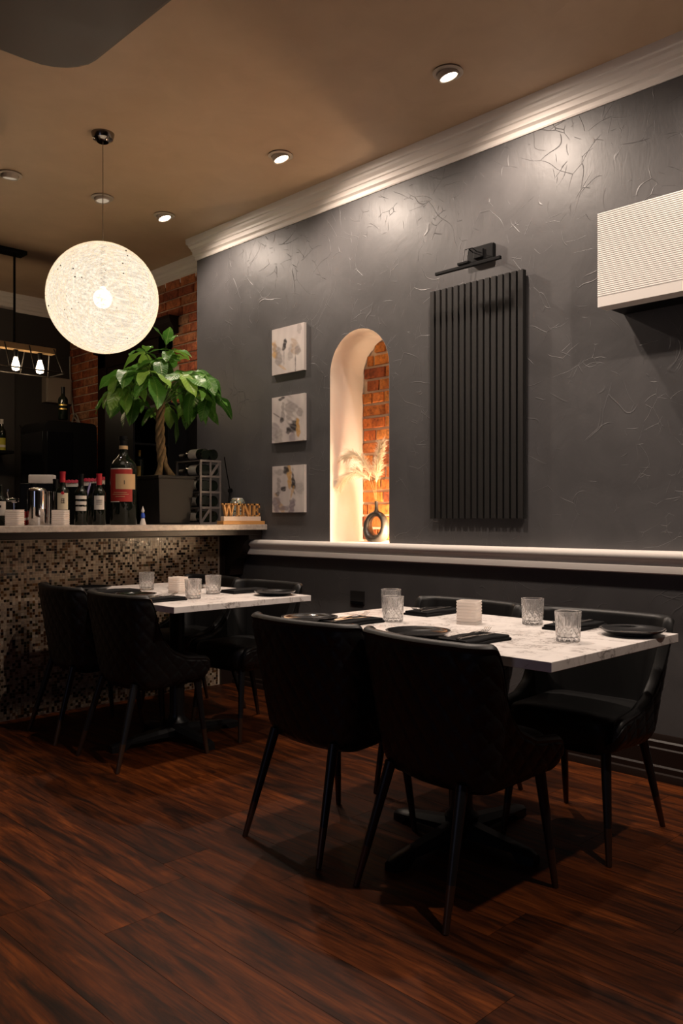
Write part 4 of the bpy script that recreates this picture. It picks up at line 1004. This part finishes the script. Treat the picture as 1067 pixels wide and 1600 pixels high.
pouch(2.50, 4.76, 1.348, 0.09, 0.048, 'red and white pouch behind the red foiled bottle, middle of three')
pouch(2.600, 4.80, 1.362, 0.055, 0.05, 'red pouch beside the giant bottle, rightmost of three')
o = MB().box(-0.075, 0.075, -0.03, 0.03, 0, 0.052).build('napkin_box', M['frost'], loc=(2.255, 4.88, 1.335), rot=(0, 0, -0.7), bevel=0.006); tag(o, 'translucent white plastic tub on the stand behind the bottles', 'tub')
o = MB().box(-0.11, 0.11, -0.05, 0.05, 0, 1.334-CT).build('tub_stand', M['black'], loc=(2.255, 4.90, CT), rot=(0, 0, -0.7), bevel=0.004); tag(o, 'black stand box behind the cream labelled bottle', 'stand')
o = MB().tube([(0, 0, 0), (0.035, 0, 0.13)], 0.006, 8).build('marker_pen', M['lilac'], loc=(2.335, 4.50, CT+0.115)); tag(o, 'lilac stirring stick leaning between the striped and red foiled bottles', 'stick')
o = MB().tube([(0, 0, 0), (0, 0, 0.115)], 0.022, 12).build('stick_jar', M['black'], loc=(2.335, 4.51, CT)); tag(o, 'dark jar holding the lilac stick between two bottles', 'jar')
t = thing('figurine', 'tiny white and blue cone-shaped figurine on the bar beside the planter', 'figurine', (2.625, 4.34, CT), 0)
MB().lathe([(0.001, 0), (0.020, 0), (0.019, 0.004), (0.008, 0.045)], 16).build('robe', M['paper'], t, smooth=40)
MB().lathe([(0.010, 0.040), (0.013, 0.050), (0.010, 0.066), (0.006, 0.072)], 16).build('torso', M['blue'], t, smooth=40)
MB().lathe([(0.005, 0.070), (0.009, 0.078), (0.010, 0.085), (0.006, 0.095), (0.001, 0.112)], 16).build('pointed_hat', M['paper'], t, smooth=40)
# ------------------------------------------------------------------ potted money tree
PX, PYY = 2.965, 4.63
t = thing('potted_plant', 'money tree with braided trunk in a black square planter on the bar', 'plant', (PX, PYY, CT))
b = MB()
def sqr(r, z): return [(-r, -r, z), (r, -r, z), (r, r, z), (-r, r, z)]
rows = [sqr(0.105, 0), sqr(0.112, 0.004), sqr(0.134, 0.292), sqr(0.139, 0.292), sqr(0.140, 0.312), sqr(0.128, 0.312), sqr(0.125, 0.285)]
b.grid(rows, closed=True); b.add(rows[0], [(0, 1, 2, 3)]); b.build('planter', M['pot'], t, bevel=0.004)
MB().box(-0.125, 0.125, -0.125, 0.125, 0.27, 0.295).build('soil', M['soil'], t)
NST = 4
tr = []
for k in range(NST):
    b = MB(); pts = []; rad = []
    for i in range(46):
        f = i/45; a = k*PI/2+f*4.2*PI*0.55*1.6; sp = 0.020+0.055*max(0, 1-f/0.22)**1.6; 
        if f < 0.22: a = k*PI/2+0.3
        else: a = k*PI/2+0.3+(f-0.22)/0.78*3.4*PI*0.9
        sp = 0.017+0.058*max(0, 1-f/0.24)**1.4
        sp = sp if f < 0.85 else sp+0.05*(f-0.85)
        pts.append((-0.030*math.sin(f*PI)*0.6-0.035*f+sp*math.cos(a), sp*math.sin(a), 0.285+0.50*f)); rad.append(0.0175-0.006*f+0.010*max(0, 1-f/0.15))
    b.tube(pts, rad, 10); b.build('trunk', M['bark'], t, smooth=60)
# leaves
def leaf_mesh(L, W, droop, seed):
    rr = random.Random(seed); b = MB(); n = 12; m_ = 6; rows = []
    for i in range(n+1):
        f = i/n; w_ = W*(math.sin(PI*f**1.15)**0.8 if 0 < f < 1 else 0)*(1.0 if f < 0.75 else 1); w_ = max(w_, 0.0012)
        row = []
        for j in range(m_+1):
            g = -1+2*j/m_; y = g*w_; z = -droop*L*f*f+0.16*abs(y)+0.006*math.sin(f*13+j*0.6+seed)*abs(g)
            row.append((L*(f-0.10*droop*f*f), y, z))
        rows.append(row)
    b.grid(rows); return b
LV = []
pet = MB(); rr = random.Random(21)
heads = []
base_top = Vector((-0.04, 0.0, 0.785))
specs = []
# crown of palmate leaves: (direction angle, horizontal reach, height)
for k in range(17):
    ang = k*2.399+0.5; ring = (k % 3)
    reach = (0.10, 0.20, 0.27)[ring]*rr.uniform(0.85, 1.15); hh = (1.08, 0.98, 0.86)[ring]+rr.uniform(-0.05, 0.04)
    specs.append((ang, reach, hh, ring))
specs += [(-0.85, 0.30, 0.96, 2), (2.3, 0.27, 0.90, 2), (-0.6, 0.32, 0.86, 2), (2.45, 0.22, 1.0, 2), (3.9, 0.20, 0.92, 1), (-1.2, 0.20, 0.93, 1), (-0.3, .26, 1.02, 2)]
first_leaf = {}
LSEED = [(0.165, 0.040, 0.25), (0.195, 0.045, 0.40), (0.155, 0.038, 0.50), (0.21, 0.048, 0.50)]
nleaf = 0
for ang, reach, hh, ring in specs:
    hub = Vector((-0.04+reach*math.cos(ang), reach*math.sin(ang), hh)); mid = (base_top+hub)/2+Vector((0, 0, 0.05))
    pet.tube([base_top-Vector((0, 0, 0.03)), mid, hub], [0.004, 0.003, 0.0025], 6)
    nl = rr.choice((4, 5, 5))
    for i in range(nl):
        la = ang+(i-(nl-1)/2)*(2*PI/(nl+0.9))+rr.uniform(-.15, .15)
        pitch = rr.uniform(0.0, 0.70)+(0.25 if ring == 2 else 0) - (0.3 if ring == 0 else 0)
        idx = rr.randint(0, 3)
        if idx not in first_leaf:
            L, W, dr_ = LSEED[idx]; o = leaf_mesh(L, W, dr_, idx).build('leaf', M['leaf'], t, smooth=80, fixn=False); first_leaf[idx] = o
        else: o = first_leaf[idx].copy(); C.objects.link(o); o.parent = t
        o.location = hub; o.rotation_euler = Matrix.Rotation(la, 3, 'Z').to_4x4().to_3x3().to_quaternion().to_euler()
        q = Matrix.Rotation(la, 3, 'Z') @ Matrix.Rotation(pitch, 3, 'Y') @ Matrix.Rotation(rr.uniform(-.3, .3), 3, 'X'); o.rotation_euler = q.to_euler()
        s_ = rr.uniform(0.95, 1.25)*(0.8 if ring == 0 else 1); o.scale = (s_, s_, s_); nleaf += 1
pet.tube([base_top+Vector((0.0, 0, -0.03)), base_top+Vector((0.03, 0.0, 0.2)), Vector((0.0, -0.01, 1.16))], [0.004, 0.003, 0.002], 6)
for la, pi_ in ((0.3, -0.9), (2.6, -1.2), (4.4, -1.0)):
    o = first_leaf[0].copy() if 0 in first_leaf else list(first_leaf.values())[0].copy(); C.objects.link(o); o.parent = t; o.location = (0.0, -0.01, 1.16); o.rotation_euler = (Matrix.Rotation(la, 3, 'Z') @ Matrix.Rotation(pi_, 3, 'Y')).to_euler(); o.scale = (0.85, 0.85, 0.85)
pet.build('petioles', M['stem'], t, smooth=60)['kind'] = 'stuff'
# ------------------------------------------------------------------ wine rack with bottles
RX, RY, RW, RD, RH = 3.145, 4.50, 0.170, 0.28, 0.424
t = thing('wine_rack', 'grey metal wine rack with crossed braces holding bottles, beside the planter', 'wine rack', (RX, RY, CT))
bw = 0.0075
for yy in (0.0, RD-0.01):
    b = MB()
    for xx in (0, RW/2-bw, RW-2*bw): b.box(xx, xx+2*bw, yy, yy+0.01, 0, RH)
    b.build('upright_frame', M['rackm'], t, bevel=0.001)
    for k in range(5):
        z = k*(RH-0.014)/4; MB().box(0, RW, yy-0.001, yy+0.011, z, z+0.014).build('cross_rail', M['rackm'], t, bevel=0.001)
    cell = (RH-0.014)/4
    for x0, x1, k in ((RW/2, RW-0.012, 3), (0.012, RW/2, 0)):
        b = MB(); z0, z1 = k*cell+0.014, (k+1)*cell; b.add([(x0, yy+.002, z0), (x0+0.012, yy+.002, z0), (x1, yy+.002, z1-0.012), (x1, yy+.002, z1), (x1-0.012, yy+.002, z1), (x0, yy+.002, z0+0.012)]+[(x0, yy+.009, z0), (x0+0.012, yy+.009, z0), (x1, yy+.009, z1-0.012), (x1, yy+.009, z1), (x1-0.012, yy+.009, z1), (x0, yy+.009, z0+0.012)],
            [(0, 1, 2, 3, 4, 5), (6, 7, 8, 9, 10, 11)]+[(i, (i+1) % 6, (i+1) % 6+6, i+6) for i in range(6)]); b.build('diagonal_brace', M['rackm'], t)
for k in range(5):
    z = k*(RH-0.014)/4; MB().box(0.002, RW-0.002, 0.01, RD-0.01, z+0.004, z+0.012).build('rack_shelf', M['rackm'], t)
bt = None; nm = ['bottom row', 'second row', 'third row', 'fourth row', 'top']
for k in range(5):
    for i in range(2):
        z = CT+k*(RH-0.014)/4+0.014+0.037 if k < 4 else CT+RH+0.0375
        x = RX+0.046+i*0.078; y = RY+0.004+(0.015 if i else 0.0)
        lab = 'dark wine bottle lying on the %s of the grey rack, %s side' % (nm[k], ('planter', 'wall')[i])
        if bt is None:
            bt = thing('lying_wine_bottle', lab, 'bottle', (x, y, z), 0, 'bottles lying in the wine rack')
            body = MB().lathe(bottle_profile(0.0365, 0.295), 24).build('bottle_body', M['bottle'], bt, smooth=50, rot=(-PI/2, 0, 0))
            band(0.0365, 0.06, 0.15, PI/2+0.6, PI*1.5+0.1, e=0.0006).build('bottle_label', M['paper'], bt, smooth=60, rot=(-PI/2, 0, 0))
            MB().lathe([(0.0152, 0.235), (0.0155, 0.292), (0.001, 0.297)], 20).build('foil_capsule', M['rackm'], bt, smooth=40, rot=(-PI/2, 0, 0))
        else: dup(bt, lab, (x, y, z), 0)
t = thing('jointed_arm_lamp', 'thin black jointed arm standing behind the wine rack', 'arm', (3.465, 4.62, CT))
MB().tube([(-0.035, 0, 0.46), (-0.02, 0, 0.38), (0.0, 0, 0.29), (0.012, 0, 0.235)], 0.004, 8).build('upper_arm', M['black'], t)
MB().tube([(-0.02, 0.02, 0.46), (0.0, 0.02, 0.36), (0.02, 0.01, 0.235)], 0.003, 8).build('upper_arm', M['black'], t)
MB().lathe([(0.001, -0.008), (0.016, -0.008), (0.016, 0.008), (0.001, 0.008)], 16).build('joint', M['black'], t, loc=(0.014, 0.0, 0.232), rot=(PI/2, 0, 0))
MB().tube([(0.010, 0, 0.225), (0.0, 0, 0.12), (-0.01, 0, 0.01)], 0.0045, 8).build('lower_arm', M['black'], t)
MB().tube([(0.022, 0, 0.225), (0.01, 0, 0.12), (0.0, 0, 0.01)], 0.003, 8).build('lower_arm', M['black'], t)
MB().lathe([(0.001, 0), (0.028, 0), (0.028, 0.012), (0.001, 0.012)], 20).build('clamp_base', M['black'], t)
# ------------------------------------------------------------------ WINE sign and mosaic dome
t = thing('wine_sign', 'wooden sign spelling WINE in upright letters on a whitewashed block', 'sign', (3.16, 4.285, CT))
MB().box(-0.012, 0.325, -0.035, 0.035, 0, 0.022).build('wood_base', M['signwood'], t, bevel=0.002)
MB().box(0.005, 0.305, -0.018, 0.018, 0.022, 0.052).build('white_block', M['signwhite'], t, bevel=0.002)
def letter(polys, x, name):
    b = MB()
    for pl in polys: b.prism([(x+a, 0.048+z) for a, z in pl], -0.009, 0.009, 'y')
    o = b.build(name, M['signwood'], t); return o
Hc = 0.088
def rect(a, b, c, d): return [(a, c), (b, c), (b, d), (a, d)]
W_ = [[(0.004, Hc), (0.018, Hc), (0.036, 0), (0.026, 0)], [(0.026, 0), (0.036, 0), (0.052, Hc*0.95), (0.044, Hc*0.95)], [(0.044, Hc*0.95), (0.056, Hc*0.95), (0.074, 0), (0.064, 0)], [(0.064, 0), (0.074, 0), (0.094, Hc), (0.084, Hc)], rect(-0.002, 0.028, Hc-0.010, Hc), rect(0.074, 0.104, Hc-0.010, Hc), rect(0.038, 0.062, Hc-0.010, Hc)]
I_ = [rect(0.010, 0.026, 0, Hc), rect(0.0, 0.036, 0, 0.011), rect(0.0, 0.036, Hc-0.011, Hc)]
N_ = [rect(0.008, 0.020, 0, Hc), rect(0.060, 0.072, 0, Hc), [(0.008, Hc), (0.026, Hc), (0.072, 0), (0.054, 0)], rect(0, 0.028, 0, 0.010), rect(0, 0.024, Hc-0.010, Hc), rect(0.052, 0.080, Hc-0.010, Hc)]
E_ = [rect(0.008, 0.024, 0, Hc), rect(0, 0.062, 0, 0.012), rect(0, 0.062, Hc-0.012, Hc), rect(0.020, 0.044, Hc/2-0.006, Hc/2+0.006), rect(0.052, 0.062, 0, 0.028), rect(0.052, 0.062, Hc-0.028, Hc), rect(0.040, 0.047, Hc/2-0.015, Hc/2+0.015)]
for pl, x, nme in ((W_, 0.002, 'letter_w'), (I_, 0.112, 'letter_i'), (N_, 0.156, 'letter_n'), (E_, 0.243, 'letter_e')): letter(pl, x, nme)
t = thing('mosaic_lamp', 'small domed lamp shade of green and silver mosaic glass behind the WINE sign', 'lamp', (3.405, 4.44, CT))
b = MB(); n = 28; pr = [(0.062, 0.03), (0.064, 0.06), (0.061, 0.09), (0.055, 0.125), (0.046, 0.155), (0.036, 0.172), (0.030, 0.176)]
MB().lathe([(0.001, 0), (0.045, 0), (0.045, 0.012), (0.018, 0.02), (0.018, 0.03), (0.060, 0.03), (0.061, 0.034)], 28).build('lamp_base', M['rackm'], t, smooth=40)
MB().lathe(pr, 28).build('dome', M['frost'], t, smooth=40)
b = MB(); rr = random.Random(8)
for j in range(14):
    f = j/14; z = 0.034+0.138*f; 
    def rad_(z):
        for (r0, z0), (r1, z1) in zip(pr, pr[1:]):
            if z0 <= z <= z1: return r0+(r1-r0)*(z-z0)/(z1-z0)
        return 0.03
    for i in range(30):
        a0 = 2*PI*(i+0.08+0.5*(j % 2))/30; a1 = a0+2*PI/30*0.84; z1 = z+0.0085; e = 0.0012+rr.random()*0.0012
        r0, r1 = rad_(z)+e, rad_(z1)+e
        b.add([(r0*math.cos(a0), r0*math.sin(a0), z), (r0*math.cos(a1), r0*math.sin(a1), z), (r1*math.cos(a1), r1*math.sin(a1), z1), (r1*math.cos(a0), r1*math.sin(a0), z1)], [(0, 1, 2, 3)], rr.choice((0, 0, 1, 2)))
b.build('mosaic_chips', [M['mosaic_glass'], M['chrome'], M['gold']], t, fixn=False)['kind'] = 'stuff'
# ------------------------------------------------------------------ behind the bar
t = thing('tall_black_cabinet', 'tall near-black cabinet with open shelves in the corner behind the plant', 'cabinet', (3.14, 5.30, 0))
MB().box(0.28, 0.56, 0, 0.40, 0, 1.99).build('closed_cabinet', M['black'], t, bevel=0.004)
MB().box(0.0, 0.28, 0.38, 0.40, 0, 1.99).build('back_panel', M['black'], t)
MB().box(-0.015, 0.0, 0, 0.40, 0, 1.99).build('side_panel', M['black'], t)
for z in (0.4, 0.9, 1.41, 1.66, 1.92): MB().box(0.0, 0.28, 0, 0.38, z-0.004 if z != 1.41 else 1.409, z+0.011 if z != 1.41 else 1.4245).build('shelf', M['black'], t)
t = thing('drinks_machine', 'glossy black drinks machine with rounded top behind the bar', 'machine', (3.0, 6.45, 0.91))
b = MB(); pr = [(0, 0), (0.46, 0), (0.46, 0.96)]+[(0.46-0.05+0.05*math.cos(PI/2*k/6), 0.97+0.04*math.sin(PI/2*k/6)) for k in range(7)]+[(0.06-0.0+0.06*math.cos(PI/2+PI/2*k/6), 0.95+0.06*math.sin(PI/2+PI/2*k/6)) for k in range(7)]
b.prism(pr, 0, 0.45, 'y'); b.build('machine_body', M['black'], t, smooth=40)
MB().box(-0.004, 0.0, 0.03, 0.42, 0.1, 0.92).build('glossy_door', M['gloss'], t, bevel=0.002)
MB().box(0.02, 0.24, -0.004, 0.0, 0.1, 0.92).build('glossy_door', M['gloss'], t, bevel=0.002)
t = thing('drinks_shelf', 'thin dark shelf at the left edge of the back wall', 'shelf', (0, 0, 0))
MB().box(1.6, 3.03, 7.10, 7.40, 1.685, 1.710).build('shelf_board', M['black'], t, bevel=0.002)
for x in (1.9, 2.8): MB().box(x, x+0.02, 7.2, 7.40, 1.60, 1.685).build('shelf_bracket', M['black'], t)
t = thing('electrical_enclosure', 'beige electrical enclosure on the back wall beside the brick', 'electric box', (3.44, 7.36, 2.20))
MB().box(0, 0.25, 0, 0.10, 0, 0.235).build('enclosure_body', M['greybox'], t, bevel=0.006)
MB().box(0.012, 0.238, -0.008, 0, 0.012, 0.223).build('enclosure_cover', M['greybox'], t, bevel=0.003)
def cable(name, pts, r, m, lab):
    cu = []
    P = [Vector(p) for p in pts]
    for i in range(len(P)-1):
        p0, p1, p2, p3 = P[max(i-1, 0)], P[i], P[i+1], P[min(i+2, len(P)-1)]
        for k in range(8):
            f = k/8; cu.append(0.5*((2*p1)+(-p0+p2)*f+(2*p0-5*p1+4*p2-p3)*f*f+(-p0+3*p1-3*p2+p3)*f**3))
    cu.append(P[-1]); o = MB().tube(cu, r, 8).build(name, m, smooth=60); tag(o, lab, 'cable'); return o
cable('cable', [(3.700, 7.42, 2.66), (3.695, 7.40, 2.45), (3.705, 7.38, 2.2), (3.70, 7.33, 2.08), (3.690, 7.25, 2.03), (3.69, 7.30, 1.98), (3.70, 7.38, 2.02), (3.69, 7.28, 2.10), (3.69, 7.18, 1.97)], 0.008, M['cablew'], 'pale cable hanging in a loop down the brick corner')
cable('cable', [(3.20, 7.38, 1.97), (3.25, 7.36, 1.88), (3.33, 7.34, 1.80), (3.42, 7.3, 1.82), (3.44, 7.2, 1.90), (3.43, 6.92, 1.93)], 0.007, M['black'], 'black cable sagging from the back wall to the drinks machine')
# linear chandelier over the back bar
CHY = 6.23
t = thing('linear_chandelier', 'linear chandelier with wood beam, steel cage and filament bulbs at left edge', 'chandelier', (0, CHY, 0))
MB().box(2.20, 2.735, -0.06, 0.06, CZ-0.03, CZ).build('ceiling_plate', M['black'], t, bevel=0.004)
for x in (2.29, 2.66): MB().tube([(x, 0, CZ-0.02), (x, 0, 2.45)], 0.009, 10).build('hanging_rod', M['black'], t)
MB().box(1.975, 2.975, -0.035, 0.035, 2.405, 2.452).build('wood_beam', M['beam'], t, bevel=0.003)
b = MB()
for s_ in (-1, 1): b.tube([(1.95, s_*0.13, 2.25), (3.0, s_*0.13, 2.25)], 0.006, 8)
for x in (1.95, 3.0): b.tube([(x, -0.13, 2.25), (x, 0.13, 2.25)], 0.006, 8)
b.build('cage_frame', M['cage'], t)
for x in (2.0, 2.19, 2.38, 2.57, 2.76, 2.955):
    for s_ in (-1, 1):
        MB().tube([(x, s_*0.037, 2.445), (x+(0.03 if x > 2.9 else 0), s_*0.13, 2.25)], 0.005, 8).build('cage_strut', M['cage'], t)
for x in (2.10, 2.29, 2.48, 2.67, 2.86):
    MB().lathe([(0.018, 0), (0.018, -0.05), (0.014, -0.055)], 16).build('bulb_socket', M['black'], t, loc=(x, 0, 2.405), smooth=40)
    MB().lathe([(0.013, -0.05), (0.016, -0.07), (0.028, -0.11), (0.031, -0.13), (0.024, -0.152), (0.001, -0.160)], 20).build('filament_bulb', M['bulb'], t, loc=(x, 0, 2.405), smooth=60)
    ld = bpy.data.lights.new('filament_glow', 'POINT'); ld.energy = 1.2; ld.color = (1, 0.7, 0.42); ld.shadow_soft_size = 0.03
    lo = bpy.data.objects.new('filament_glow', ld); C.objects.link(lo); lo.parent = t; lo.location = (x, 0, 2.215)
